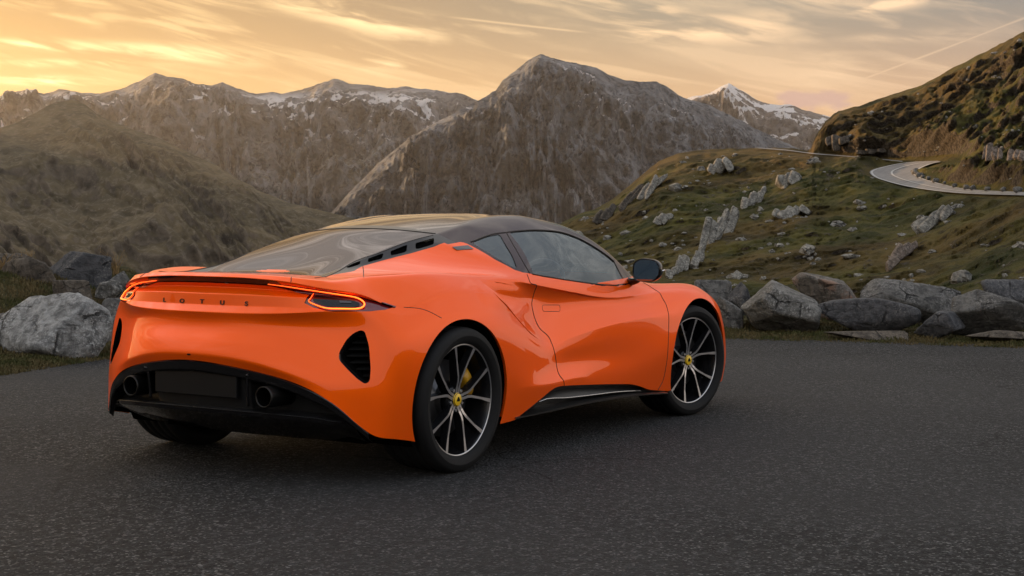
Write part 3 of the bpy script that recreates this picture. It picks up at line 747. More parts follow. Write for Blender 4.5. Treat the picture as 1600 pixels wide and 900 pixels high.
def dry_tuft(name, U, V, d, n, hpx, spread, label):
    c = CAM+rays(np.array([U]), np.array([V]))[0]*d; rg2 = np.random.default_rng(int(U)); V_ = []; F = []
    h = hpx/FP*d
    for i in range(n):
        a = rg2.uniform(0, 6.28); ln = rg2.uniform(.1, spread)*h; hh = h*rg2.uniform(.55, 1.0); b0 = rg2.normal(0, .05*h, 2); w_ = .0035
        pts = []
        for t in np.linspace(0, 1, 6): pts.append((b0[0]+math.cos(a)*ln*t**1.8, b0[1]+math.sin(a)*ln*t**1.8, hh*t*(1-.15*t)))
        for j, p_ in enumerate(pts):
            ww = w_*(1-.75*j/5); V_ += [(p_[0]-ww, p_[1]+ww, p_[2]), (p_[0]+ww, p_[1]-ww, p_[2])]
        b_ = len(V_)-12
        for j in range(5): F.append((b_+2*j, b_+2*j+1, b_+2*j+3, b_+2*j+2))
        # seed head
        q = pts[-1]; s_ = .012*rg2.uniform(.6, 1.4); b_ = len(V_)
        V_ += [(q[0]-s_*.35, q[1], q[2]-s_), (q[0]+s_*.35, q[1], q[2]-s_), (q[0]+s_*.3, q[1]+s_*.2, q[2]+s_), (q[0]-s_*.2, q[1]-s_*.2, q[2]+s_*1.3)]
        F.append((b_, b_+1, b_+2, b_+3))
    o = e_mesh(name, V_, np.array(F), M_dry, smooth=False); o.location = (c[0], c[1], c[2]-.03)
    return tag(o, label, 'plant', 'dry plants on the left bank')
dry_tuft('dry_plant', 181, 428, 17.4, 16, 52, .55, 'tallest dry brown stalks standing on the bank beside the spoiler')
dry_tuft('dry_plant', 112, 438, 16.9, 40, 34, .6, 'tuft of straw-coloured grass in front of the dark craggy rock')
dry_tuft('dry_plant', 4, 424, 17.0, 30, 36, .7, 'dry reddish tuft at the left picture edge on the bank')
dry_tuft('dry_plant', 46, 405, 18.4, 14, 22, .7, 'thin dry stalks on the skyline above the buff slab')

# ------------------------------------------------------------------ crags, loose rocks and stones on the hillside
CR = [ # u0 u1 v0 v1 tilt
 (1092, 1152, 314, 407, -.35, 'tallest pale cliff slab in the middle of the hillside'),
 (1158, 1197, 286, 333, -.4, 'pale crag just above and right of the tallest cliff slab'),
 (1212, 1249, 264, 300, -.35, 'pale pointed crag below the brow of the hill'),
 (1038, 1076, 398, 442, -.3, 'grey crag low on the slope above the wing mirror'),
 (1078, 1100, 385, 425, -.3, 'narrow crag at the foot of the tallest cliff slab'),
 (1000, 1040, 268, 318, -.5, 'grey crag on the left shoulder of the hill'),
 (968, 1002, 285, 335, -.6, 'dark ribbed crag at the left edge of the hill'),
 (1103, 1148, 246, 275, -.5, 'broken grey outcrop near the crest of the hill'),
 (1022, 1052, 330, 352, -.5, 'small pale outcrop left of the tallest cliff slab'),
 (1382, 1432, 368, 426, -.7, 'pinkish crag above the boulders on the right'),
 (1428, 1492, 316, 372, -.75, 'long ribbed outcrop running up towards the road'),
 (1534, 1572, 216, 262, -.2, 'reddish crag above the bend, left of its brighter neighbour'),
 (1572, 1606, 222, 264, -.15, 'sunlit pinkish crag at the right picture edge above the road'),
 (1205, 1265, 318, 345, -.6, 'low ledge of grey rock in the middle of the slope'),
 (1340, 1385, 230, 246, -.1, 'dark outcrop at the foot of the upper slope by the bend'),
 (1285, 1330, 205, 236, .3, 'dark red-brown crag on the nose of the upper slope'),
 (930, 962, 318, 352, -.6, 'dark outcrop on the lower left end of the hill'),
]
def slab_shape(seed):
    return rock_shape(seed, 4, 5, 16, .085, (((.25, -1, .12), .45), ((1, -.1, -.1), .62), ((-1, -.15, .05), .66), ((.5, 0, 1), .9)))
def px_slab(name, uc, vc, w_, h_, lean, d, seed, parent=None, mt=None):
    """a rough tilted slab standing out of the slope: centre, width, height in photo points, lean in radians"""
    q, F = slab_shape(seed); D = rays(np.array([uc]), np.array([vc]))[0]; c = CAM+D*d
    fw = np.array([D[0], D[1], 0]); rt = np.array([D[1], -D[0], 0]); k_ = d/FP
    x_, z_ = q[:, 0]*w_/2*k_, q[:, 2]*h_/2*k_
    xr = x_*math.cos(lean)+z_*math.sin(lean); zr = -x_*math.sin(lean)+z_*math.cos(lean)
    V = rt*xr[:, None]+fw*(q[:, 1]*w_*.55*k_+zr*.45)[:, None]+np.array([0, 0, 1])*zr[:, None]
    o = e_mesh(name, V, F, mt or MR['crag']); o.location = c
    if parent: o.parent = parent; o.location = o.location-parent.location
    return o
for i, (u0, u1, v0, v1, tl, lb) in enumerate(CR):
    rg_ = np.random.default_rng(i+40); W_, H_ = u1-u0, v1-v0; ln = -tl
    loc, _ = hill_hit((u0+u1)/2, (v0+v1)/2); d = math.hypot(loc[0]-CAM[0], loc[1]-CAM[1])-1.0
    n_ = 5 if W_*H_ > 1500 else 3
    big = None
    for j in range(n_):
        t = (j+.5)/n_-.5
        uc, vc = (u0+u1)/2+t*W_*.75+rg_.normal(0, W_*.04), (v0+v1)/2-t*H_*.42*(1 if abs(tl) > .25 else .2)+rg_.normal(0, H_*.06)
        hh = H_*rg_.uniform(.45, .85)*(1.05 if j == n_//2 else .85); ww = W_*1.25/n_*rg_.uniform(.8, 1.5)
        loc, _ = hill_hit(uc, vc+hh*.25); d = math.hypot(loc[0]-CAM[0], loc[1]-CAM[1])-.5
        o = px_slab('crag' if big is None else 'slab', uc, vc, ww, hh, ln+rg_.normal(0, .12), d, 700+i*13+j, big, MR['crag_dark'] if 'dark' in lb else MR['crag_pink'] if 'pink' in lb or 'red' in lb else None)
        if big is None: big = o; tag(big, lb, 'crag', 'crags on the hillside')
# many small loose rocks: one object
rg = np.random.default_rng(9); Vs = []; Fs_ = []; nb = 0
N0, F0 = ico(2)
for i in range(650):
    U = rg.uniform(880, 1620); vt_ = np.interp(U, HT[:, 0], HT[:, 1]); V = rg.uniform(vt_+6, 455)
    if gnoise(np.array([[U*.018, V*.03, 4.]]))[0] < rg.uniform(-.35, .35): continue
    if np.min(np.hypot((ROADC[:, 0]-U)*.6, ROADC[:, 1]-V)) < 16: continue
    loc, nr_ = hill_hit(U, V); s_ = rg.lognormal(-1.9, .6)
    if s_ > 1.6: s_ = 1.2
    sq = np.array([rg.uniform(.7, 1.6), rg.uniform(.7, 1.3), rg.uniform(.45, 1.0)])*s_
    a = rg.uniform(0, 6.28); n_ = N0*(1+.30*rg.normal(size=(1, 1))*0)+.16*rg.normal(size=N0.shape)
    q = n_*sq; q = np.stack([q[:, 0]*math.cos(a)-q[:, 1]*math.sin(a), q[:, 0]*math.sin(a)+q[:, 1]*math.cos(a), q[:, 2]], 1)+loc
    Vs.append(q); Fs_.append(F0+nb); nb += len(N0)
e_mesh('loose_rocks', np.vstack(Vs), np.vstack(Fs_), MR['crag'], 'stuff', smooth=False)
# pale marker stones along the inside of the road
for i, t in enumerate(np.linspace(0.03, .62, 24)):
    q = ed_in[int(t*(len(ed_in)-1))]+np.array((0, -1.2)); p_ = hill_pt(q[0], q[1], 1.6)[0]
    if q[0] > 1625: continue
    v, f = rock_shape(500+i % 4, 2, 8, 8, .05); s_ = .20+.16*((i*37 % 10)/10)
    o = e_mesh('marker_stone', v*np.array((1.2, .9, .8))*s_, f, MR['grey']); o.location = p_+np.array((0, 0, .1)); o.rotation_euler = (0, 0, i*1.3)
    tag(o, 'small pale stone in the row edging the mountain road', 'stone', 'pale stones edging the mountain road')
# ------------------------------------------------------------------ car body cage (right half, y < 0; x forward, z up)
ROWS = 'ABCDELMKFGHJI'
def col(**k): return [k[r] for r in ROWS]
COLS = [
 # 0 rear centre
 col(A=(-.832,0,.54),B=(-.838,0,.575),C=(-.81,0,.635),D=(-.775,0,.70),E=(-.782,0,.757),L=(-.750,0,.787),M=(-.743,0,.838),K=(-.70,0,.868),F=(-.738,0,.916),G=(-.712,0,.930),H=(-.48,0,.926),J=(-.37,0,.926),I=(-.255,0,.93)),
 col(A=(-.815,-.23,.522),B=(-.825,-.23,.565),C=(-.80,-.23,.63),D=(-.765,-.23,.70),E=(-.768,-.23,.757),L=(-.738,-.23,.787),M=(-.732,-.23,.838),K=(-.69,-.23,.866),F=(-.725,-.23,.914),G=(-.70,-.228,.929),H=(-.48,-.18,.926),J=(-.38,-.15,.926),I=(-.265,-.11,.93)),
 col(A=(-.755,-.46,.478),B=(-.765,-.46,.52),C=(-.735,-.46,.61),D=(-.70,-.46,.70),E=(-.715,-.46,.762),L=(-.692,-.46,.787),M=(-.685,-.46,.832),K=(-.65,-.46,.856),F=(-.69,-.46,.899),G=(-.66,-.452,.919),H=(-.47,-.38,.922),J=(-.40,-.28,.922),I=(-.295,-.21,.927)),
 col(A=(-.675,-.66,.39),B=(-.665,-.66,.46),C=(-.625,-.66,.58),D=(-.595,-.655,.70),E=(-.62,-.63,.770),L=(-.612,-.625,.788),M=(-.597,-.62,.823),K=(-.578,-.615,.842),F=(-.615,-.62,.868),G=(-.582,-.595,.903),H=(-.46,-.50,.913),J=(-.42,-.38,.916),I=(-.345,-.295,.919)),
 col(A=(-.565,-.81,.24),B=(-.55,-.82,.42),C=(-.515,-.835,.57),D=(-.50,-.825,.69),E=(-.505,-.79,.77),L=(-.50,-.78,.787),M=(-.49,-.77,.808),K=(-.475,-.76,.828),F=(-.50,-.755,.838),G=P(560,437,y=-.66),H=P(522,436,y=-.55),J=P(490,436,y=-.44),I=P(492,434,y=-.36)),
 col(A=(-.44,-.885,.205),B=(-.42,-.905,.36),C=(-.40,-.915,.50),D=(-.385,-.91,.64),E=(-.365,-.88,.73),L=(-.36,-.868,.755),M=(-.355,-.855,.772),K=(-.352,-.847,.783),F=(-.345,-.838,.795),G=P(615,431,y=-.745),H=P(588,434,y=-.64),J=P(550,421,y=-.435),I=P(545,413,y=-.385)),
 col(A=(-.03,-.92,.13),B=(-.03,-.94,.38),C=(-.03,-.945,.52),D=(-.04,-.943,.64),E=(-.05,-.93,.725),L=(-.06,-.915,.765),M=(-.065,-.90,.80),K=(-.07,-.885,.832),F=(-.075,-.862,.872),G=P(690,427,y=-.79),H=P(676,428,y=-.68),J=P(640,397,y=-.47),I=P(635,378,y=-.405)),
 col(A=(.41,-.91,.13),B=(.40,-.935,.35),C=(.38,-.945,.50),D=(.365,-.943,.62),E=(.35,-.93,.70),L=(.345,-.915,.745),M=(.34,-.90,.78),K=(.335,-.885,.815),F=(.33,-.865,.85),G=P(757,432,y=-.82),H=P(752,424,y=-.745),J=P(694,382,y=-.52),I=P(681,366,y=-.43)),
 col(A=(.66,-.905,.13),B=(.69,-.93,.345),C=(.71,-.913,.45),D=(.715,-.903,.53),E=P(837,526,y=-.882),L=(.70,-.856,.665),M=(.70,-.838,.735),K=(.70,-.828,.79),F=(.70,-.832,.833),G=P(812,440,y=-.842),H=P(806,424,y=-.795),J=(.64,-.69,1.0),I=P(745,348,y=-.44)),
 col(A=(.95,-.895,.13),B=(.95,-.910,.345),C=(.95,-.887,.43),D=(.94,-.886,.50),E=P(868,534.5,y=-.878),L=(.925,-.842,.64),M=(.925,-.824,.705),K=(.925,-.819,.765),F=(.925,-.831,.812),G=P(852,448,y=-.845),H=P(850,432,y=-.815),J=(.95,-.69,1.03),I=P(800,340,y=-.45)),
 col(A=(1.3,-.885,.13),B=(1.3,-.898,.335),C=(1.3,-.888,.43),D=(1.3,-.891,.515),E=P(919,518,y=-.888),L=(1.3,-.862,.655),M=(1.3,-.842,.705),K=(1.3,-.834,.75),F=(1.3,-.840,.785),G=P(897,457,y=-.85),H=P(893,438,y=-.825),J=(1.3,-.70,1.02),I=P(848,347,y=-.50)),
 col(A=(1.7,-.885,.13),B=(1.7,-.905,.31),C=(1.7,-.905,.42),D=(1.7,-.908,.53),E=P(974,502.5,y=-.904),L=(1.69,-.886,.66),M=(1.69,-.868,.70),K=(1.68,-.858,.725),F=(1.68,-.857,.76),G=P(948,465,y=-.857),H=P(943,445,y=-.835),J=(1.67,-.735,.955),I=P(903,363,y=-.565)),
 col(A=(2.1,-.89,.13),B=(2.1,-.915,.31),C=(2.1,-.925,.42),D=(2.1,-.922,.53),E=(2.1,-.917,.63),L=(2.1,-.902,.665),M=(2.09,-.886,.70),K=(2.08,-.872,.725),F=(2.07,-.862,.76),G=P(1008,457,y=-.85),H=P(1000,446,y=-.82),J=P(980,430,y=-.775),I=P(957,400,y=-.68)),
 col(A=(2.45,-.90,.13),B=(2.48,-.93,.33),C=(2.5,-.94,.45),D=(2.52,-.942,.55),E=(2.54,-.937,.625),L=(2.55,-.933,.67),M=(2.55,-.922,.71),K=(2.55,-.903,.745),F=(2.54,-.87,.778),G=(2.52,-.80,.807),H=(2.32,-.74,.815),J=(2.2,-.705,.84),I=(2.1,-.68,.872)),
 col(A=(2.985,-.90,.17),B=(3.0,-.915,.3),C=(3.0,-.918,.42),D=(2.99,-.915,.52),E=(2.96,-.912,.60),L=(2.95,-.90,.645),M=(2.93,-.885,.685),K=(2.9,-.862,.72),F=(2.86,-.825,.755),G=(2.8,-.75,.79),H=(2.6,-.64,.785),J=(2.4,-.56,.825),I=(2.26,-.52,.874)),
 col(A=(3.28,-.72,.16),B=(3.31,-.735,.28),C=(3.30,-.73,.38),D=(3.27,-.72,.47),E=(3.22,-.71,.545),L=(3.19,-.72,.59),M=(3.14,-.70,.63),K=(3.09,-.68,.665),F=(3.02,-.65,.70),G=(2.93,-.58,.735),H=(2.7,-.48,.755),J=(2.48,-.40,.815),I=(2.34,-.36,.875)),
 col(A=(3.47,-.46,.16),B=(3.5,-.46,.26),C=(3.5,-.45,.35),D=(3.47,-.44,.42),E=(3.42,-.42,.485),L=(3.37,-.41,.53),M=(3.31,-.39,.57),K=(3.25,-.38,.605),F=(3.17,-.35,.64),G=(3.03,-.31,.685),H=(2.8,-.25,.74),J=(2.56,-.21,.81),I=(2.41,-.18,.875)),
 col(A=(3.53,0,.16),B=(3.56,0,.25),C=(3.56,0,.34),D=(3.54,0,.405),E=(3.49,0,.465),L=(3.44,0,.51),M=(3.38,0,.55),K=(3.32,0,.585),F=(3.24,0,.62),G=(3.08,0,.67),H=(2.83,0,.735),J=(2.59,0,.81),I=(2.44,0,.875)),
]
NC, NR = len(COLS), len(ROWS)
# greenhouse: centre-line points for the stations of columns 5..12
CEN = {5:(-.05,1.0),6:(.22,1.085),7:(.42,1.14),8:(.78,1.197),9:(1.12,1.223),10:(1.42,1.219),11:(1.76,1.163),12:(2.08,1.03)}
def build_cage():
    V = []; F = []; crease = {}
    for c in COLS: V += [tuple(q) for q in c]
    bid = lambda c, r: c*NR+r
    for c in range(NC-1):
        for r in range(NR-1):
            F.append((bid(c, r), bid(c+1, r), bid(c+1, r+1), bid(c, r+1)))
    top = NR-1
    prev = [bid(4-j, top) for j in range(5)]
    for c in list(range(5, 13)):
        e = np.array(COLS[c][top]); xc, zc = CEN[c]
        row = [bid(c, top)]
        for j in range(1, 5):
            t = 1-j/4.0
            V.append((xc+(e[0]-xc)*t*t, e[1]*t, zc+(e[2]-zc)*t**2.3)); row.append(len(V)-1)
        for j in range(4): F.append((prev[j], row[j], row[j+1], prev[j+1]))
        prev = row
    row = [bid(13+j, top) for j in range(5)]
    for j in range(4): F.append((prev[j], row[j], row[j+1], prev[j+1]))
    rr = ROWS.index
    def cr(c0, c1, row, w):
        for c in range(c0, c1): crease[tuple(sorted((bid(c, rr(row)), bid(c+1, rr(row)))))] = w
    cr(0, 4, 'F', .85); cr(4, 5, 'F', .7); cr(0, 3, 'G', .6); cr(3, 4, 'G', .3); cr(0, 3, 'E', .95); cr(3, 4, 'E', .3); cr(0, 5, 'K', .6); cr(0, 3, 'L', .8)
    cr(0, 3, 'M', .6); cr(0, 3, 'C', .3)
    cr(4, 8, 'I', .55); cr(4, 8, 'J', .45); cr(8, 10, 'I', .3)
    cr(7, 8, 'G', .35); cr(8, 10, 'G', .8); cr(10, 12, 'G', .4); cr(8, 11, 'E', 1.0); cr(11, 12, 'E', .7); cr(12, 13, 'E', .3); cr(7, 8, 'E', .4); cr(7, 10, 'B', .6); cr(5,7,'G',.25)
    cr(0, 5, 'B', .35)
    # mirror
    V = np.array(V); n = len(V); mid = np.abs(V[:, 1]) < 1e-6
    V[mid, 1] = 0
    mp = np.arange(n); extra = []
    for i in range(n):
        if not mid[i]: mp[i] = n+len(extra); extra.append(V[i]*[1, -1, 1])
    VV = np.vstack([V, np.array(extra)])
    FF = F+[tuple(int(mp[i]) for i in reversed(f)) for f in F]
    for (a, b), w in list(crease.items()): crease[tuple(sorted((int(mp[a]), int(mp[b]))))] = w
    return VV, FF, crease, n

def subdiv(V, F, crease, lev):
    me = bpy.data.meshes.new('tmp'); me.from_pydata([tuple(v) for v in V], [], F)
    at = me.attributes.new('crease_edge', 'FLOAT', 'EDGE')
    for e in me.edges:
        w = crease.get(tuple(sorted(e.vertices)))
        if w: at.data[e.index].value = w
    o = link('tmp', me); md = o.modifiers.new('s', 'SUBSURF'); md.levels = lev; md.render_levels = lev
    md.use_limit_surface = True; md.quality = 4
    dg = bpy.context.evaluated_depsgraph_get(); ev = o.evaluated_get(dg)
    m2 = bpy.data.meshes.new_from_object(ev)
    co = np.zeros(len(m2.vertices)*3); m2.vertices.foreach_get('co', co); co = co.reshape(-1, 3)
    bpy.data.objects.remove(o); bpy.data.meshes.remove(me)
    return m2, co

cageV, cageF, crease, nhalf = build_cage()
tgt = cageV.copy(); cur = cageV.copy()
for it in range(5):
    m2, co = subdiv(cur, cageF, crease, 1)
    dlt = tgt-co[:len(tgt)]
    bpy.data.meshes.remove(m2)
    cur = cur+dlt*(.8 if it < 4 else .6)
    cur[:, 1] = np.where(np.abs(tgt[:, 1]) < 1e-6, 0, cur[:, 1])
dense, co = subdiv(cur, cageF, crease, 4)
# ------------------------------------------------------------------ cut the shell into its panels
hb = bmesh.new(); hb.from_mesh(dense); bpy.data.meshes.remove(dense)
bmesh.ops.delete(hb, geom=[v for v in hb.verts if v.co.y > 1e-4], context='VERTS')
for v in hb.verts:
    if abs(v.co.y) < 2e-4: v.co.y = 0
# fair the flank behind the door so that reflections run clean
hb.verts.ensure_lookup_table(); hb.verts.index_update()
vc = np.array([v.co for v in hb.verts]); ed_ = np.array([[e.verts[0].index, e.verts[1].index] for e in hb.edges])
win = lambda t, a, b, s: np.clip((t-a)/s, 0, 1)*np.clip((b-t)/s, 0, 1)
wt_ = win(vc[:, 0], .26, 1.05, .16)*win(vc[:, 2], .40, .785, .06)*(vc[:, 1] < -.7)
deg = np.bincount(ed_.ravel(), minlength=len(vc)).astype(float)
for it in range(90):
    acc = np.bincount(ed_[:, 0], vc[ed_[:, 1], 1], len(vc))+np.bincount(ed_[:, 1], vc[ed_[:, 0], 1], len(vc))
    vc[:, 1] += (acc/np.maximum(deg, 1)-vc[:, 1])*wt_*.8
for v, y_ in zip(hb.verts, vc[:, 1]): v.co.y = y_
hb.normal_update()
bvh = BVHTree.FromBMesh(hb)
def H(U, V):
    """where the line of sight through a photo point meets the shell"""
    loc, nrm, i, d = bvh.ray_cast(Vector(CAM), Vector(ray(U, V)).normalized())
    if loc is None:
        loc, nrm, i, d = bvh.find_nearest(Vector(CAM)+Vector(ray(U, V))*7.0)
    return np.array(loc)
def HP(pts): return np.array([H(*q) for q in pts])
XZ, YZ, XY = [0, 2], [1, 2], [0, 1]
BIG = 1.0
def Fpoly(poly3, ax, guard):
    pl = np.asarray(poly3)
    pl = pl[:, ax] if pl.shape[1] == 3 else pl
    def F(co):
        f = poly_sd(co[:, ax], pl)
        return np.where(guard(co), f, BIG)
    return F
side = lambda c: c[:, 1] < -.25

# --- the air intake ahead of the rear wheel: blade edge, and the door side pulled in behind it
BLADE = HP([(747, 436), (765, 451), (782, 467.5), (799, 486), (813, 503), (829, 520)])
bl = spline(BLADE, 8)
fwd = np.array([(1.0, .80), (1.28, .76), (1.22, .62), (.98, .53)])
scoop_poly = np.vstack([bl[:, XZ], fwd[::-1]])
Fs = Fpoly(scoop_poly, XZ, lambda c: c[:, 1] < -.6)
val = cut(hb, Fs)
inside = set(f for f in hb.faces if fval(f, val) < 0)
def blade_sd(co):
    q = np.asarray(co)[:, XZ]; a = bl[:-1][:, XZ]; b = bl[1:][:, XZ]
    best = np.full(len(q), 9.); s = np.zeros(len(q)); n = len(a)
    for i in range(n):
        d = b[i]-a[i]; t = np.clip(((q-a[i])@d)/(d@d), 0, 1)
        r = np.linalg.norm(q-a[i]-t[:, None]*d, axis=1)
        m_ = r < best; best = np.where(m_, r, best); s = np.where(m_, (i+t)/n, s)
    return best, s
es = []
for e in hb.edges:
    if len(e.link_faces) == 2 and ((e.link_faces[0] in inside) != (e.link_faces[1] in inside)):
        mid = np.array([(e.verts[0].co+e.verts[1].co)/2]); d_, s_ = blade_sd(mid)
        if d_[0] < .004 and .04 < s_[0] < .65: es.append(e)
bmesh.ops.split_edges(hb, edges=es)
inside = set(f for f in inside if f.is_valid)
vs = list(set(v for f in inside for v in f.verts))
bz = bl[:, 2]; zt, zb_ = bz.max(), bz.min(); oz = np.argsort(bz)
def blade_xs(c):
    return (c[:, 0]-np.interp(c[:, 2], bz[oz], bl[oz, 0]))*.75, (zt-c[:, 2])/(zt-zb_)
def sm(t): t = np.clip(t, 0, 1); return t*t*(3-2*t)
co = np.array([v.co for v in vs]); d_, s_ = blade_xs(co)
prof = np.sin(np.pi*np.clip(s_/.66, 0, 1))**2
for v, q in zip(vs, .030*prof*(1-sm(d_/.22))*(d_ > -.02)): v.co.y += q
vin = set(vs)
vo = [v for v in hb.verts if v not in vin and v.co.y < -.6 and .2 < v.co.x < .8 and .55 < v.co.z < .9]
co = np.array([v.co for v in vo]); d_, s_ = blade_xs(co)
prof = np.sin(np.pi*np.clip(s_/.66, 0, 1))**2
for v, q in zip(vo, .014*prof*(1-sm(-d_/.20))*(d_ < .01)): v.co.y -= q
# blade thickness
be = [e for e in hb.edges if len(e.link_faces) == 1 and e.link_faces[0] not in inside and
      .10 < (zt-(e.verts[0].co.z+e.verts[1].co.z)/2)/(zt-zb_) < .60 and blade_sd(np.array([(e.verts[0].co*[1,1,1][0]+e.verts[1].co)/2]))[0][0] < .03]
blade_flange = []
if be:
    ret = bmesh.ops.extrude_edge_only(hb, edges=be)
    newf = [g for g in ret['geom'] if isinstance(g, bmesh.types.BMFace)]
    for v in [g for g in ret['geom'] if isinstance(g, bmesh.types.BMVert)]:
        s_ = min(max((zt-v.co.z)/(zt-zb_), 0), 1); q = .030*math.sin(math.pi*min(s_/.66, 1))**2; v.co.y += q; v.co.x -= q*.5
if be: bmesh.ops.split_edges(hb, edges=[e for e in be if e.is_valid])
hb.normal_update()
bvh = BVHTree.FromBMesh(hb)

# --- labels
lab = hb.faces.layers.int.new('lab')
NAMES = ['body', 'arch', 'sillcut', 'black', 'rear_window', 'vent_strip', 'quarter_window', 'side_window', 'pillar', 'mirror_plate', 'door', 'vent', 'lamp', 'bar', 'windscreen', 'handle', 'intake', 'lid', 'front']
ID = {n: i for i, n in enumerate(NAMES)}
def apply(F, name, only=None):
    val = cut(hb, F)
    k = 0
    for f in hb.faces:
        if fval(f, val) < 0 and (only is None or f[lab] in only):
            f[lab] = ID[name]; k += 1
    return k
# black upper: strip, glass, pillars, roof
low = HP([(568, 415.6), (642, 396), (686, 383.5), (700, 381.6), (719, 378.2), (726, 379), (744, 388), (774, 406), (803.5, 421.5), (822, 427.5), (831, 430), (880, 437.2), (925, 443.2), (958, 445.8), (978, 445.6), (989, 441), (1000, 436)])
HROW = np.array([COLS[c][ROWS.index('H')] for c in range(7, 13)])
low[-6:, 2] = np.maximum(low[-6:, 2], np.array([.80, .80, .80, .80, .80, .80]))
black_poly = np.vstack([[(-.70, .86), (-.44, .895)], low[:, XZ], [(2.1, .868), (2.46, .868), (2.6, 1.5), (-.9, 1.5), (-.9, .86)]])
ge = np.array([(-.9, .30), (-.39, .36), (-.169, .385), (.266, .405), (.487, .43), (1.5, .5)])
gb = np.array([(0, -.50), (.2, -.495), (.30, -.485), (.36, -.475), (.42, -.455), (.47, -.42), (.55, -.33), (1, -.2)])
Fb0 = Fpoly(black_poly, XZ, lambda c: c[:, 2] > .80)
def Fblack(c):
    xb = np.interp(-c[:, 1], gb[:, 0], gb[:, 1])
    g = np.where(c[:, 0] < .45, -c[:, 1]-np.interp(c[:, 0], ge[:, 0], ge[:, 1])-.085, -1)
    gh = np.where((c[:, 0] > .5) & (c[:, 0] < 1.95), -c[:, 1]-np.interp(c[:, 0], HROW[:, 0], -HROW[:, 1])-.004, -1)
    return np.maximum.reduce([Fb0(c), xb-c[:, 0], g, gh])
apply(Fblack, 'black', {0})
glass_edge = lambda x: np.interp(x, ge[:, 0], ge[:, 1])
seam_x = lambda y: .408+.43*y*y
apply(lambda c: np.maximum(-c[:, 1]-glass_edge(c[:, 0]), c[:, 0]-seam_x(c[:, 1])), 'rear_window', {ID['black']})
stripend = lambda c: c[:, 0]-(.50+.25*(1.11-c[:, 2]))
apply(stripend, 'vent_strip', {ID['black']})
ws = lambda c: np.maximum.reduce([1.60-.35*c[:, 1]**2-c[:, 0], -c[:, 1]-(.50+.42*(c[:, 0]-1.5)-.0), c[:, 0]-2.43+.55*c[:, 1]**2])
apply(ws, 'windscreen', {ID['black']})
# side glass
Q_TOP = [(733, 377.2), (745, 371.5), (767, 366), (791, 363)]
PILLAR = [(791, 363), (803, 384), (816, 407), (827.5, 427)]
qpoly = rounded(HP([(737, 378.5), (760, 369.5), (781, 365.5), (789, 381), (802, 403), (808, 420), (798, 416.5), (774, 402), (750, 387.5)])[:, XZ], .02)
apply(Fpoly(qpoly, XZ, side), 'quarter_window', {ID['black'], ID['vent_strip']})
dpoly = spline(HP([(795.5, 364), (812.5, 360.5), (844, 359.5), (875, 362.5), (902, 371.5), (924, 383), (946, 397.5), (959.5, 408.5)]), 6)
dpoly = np.vstack([dpoly, HP([(974.5, 437), (976, 444.5), (963, 445), (925, 442.3), (880, 435.8), (833, 427.8)])])
apply(Fpoly(dpoly, XZ, side), 'side_window', {ID['black']})
mp = HP([(964, 409), (972, 412), (986, 423), (994, 433), (988, 441), (981, 445.5), (979, 438)])
for q in ([(649, 380), (678, 371.6), (677, 382), (650, 390)], [(610, 392.5), (636.5, 382), (635, 393.6), (611, 399.5)],
          [(575, 404), (599.5, 395), (597, 404), (575, 410)], [(541.6, 416.7), (563.5, 406.5), (562.5, 413), (543, 419)]):
    apply(Fpoly(rounded(HP(q)[:, XZ], .012), XZ, lambda c: c[:, 2] > .85), 'lid', {ID['vent_strip']})
# rear lamps and the bar between them
lamp_px = [(418, 442.5), (448, 445), (478, 449.5), (533, 457.5), (567, 464.5), (598, 473.8), (619, 479.6), (602, 484), (578, 486.5), (520, 487), (509, 485.5), (490, 480.5), (475.5, 473.5), (479, 466), (483, 461), (470, 458.5), (440, 451), (417, 446)]
lamp_yz = HP(lamp_px)
lampF = Fpoly(lamp_yz, YZ, lambda c: (c[:, 0] < -.2) & (c[:, 2] < .9))
apply(lampF, 'lamp', {0})
bl_ = HP([(325, 440.8), (350, 442), (385, 445), (416, 447.5)])[:, YZ]
bl_ = np.array([(-.0, .886), (-.2, .884), (-.35, .879), (-.43, .872)])
bar_yz = np.vstack([[(.1, .9150), (-.23, .9130), (-.36, .906), (-.40, .901)], bl_[::-1], [(.1, bl_[0][1])]])
apply(Fpoly(bar_yz, YZ, lambda c: (c[:, 0] < -.45) & (c[:, 2] < .9175)), 'bar', {0})
# rear corner vents
vent3 = HP([(564.5, 515.5), (570, 518), (576.7, 540), (579.5, 575.6), (577.8, 595.6), (571, 600), (560, 593), (542, 575.6), (530, 562), (530, 551), (542, 530), (553, 520)])
vent_poly = rounded(vent3[:, YZ], .02, 4)
apply(Fpoly(vent_poly, YZ, lambda c: (c[:, 0] < -.30) & (c[:, 1] < -.4)), 'vent', {0})
# wheel arches
RA = (-.005, .345, .374); FA = (2.606, .342, .378)
for ax_, az_, ar_ in (RA, FA):
    apply(lambda c: np.where(c[:, 1] < -.45, np.hypot(c[:, 0]-ax_, c[:, 2]-az_)-ar_, BIG), 'arch', {0})
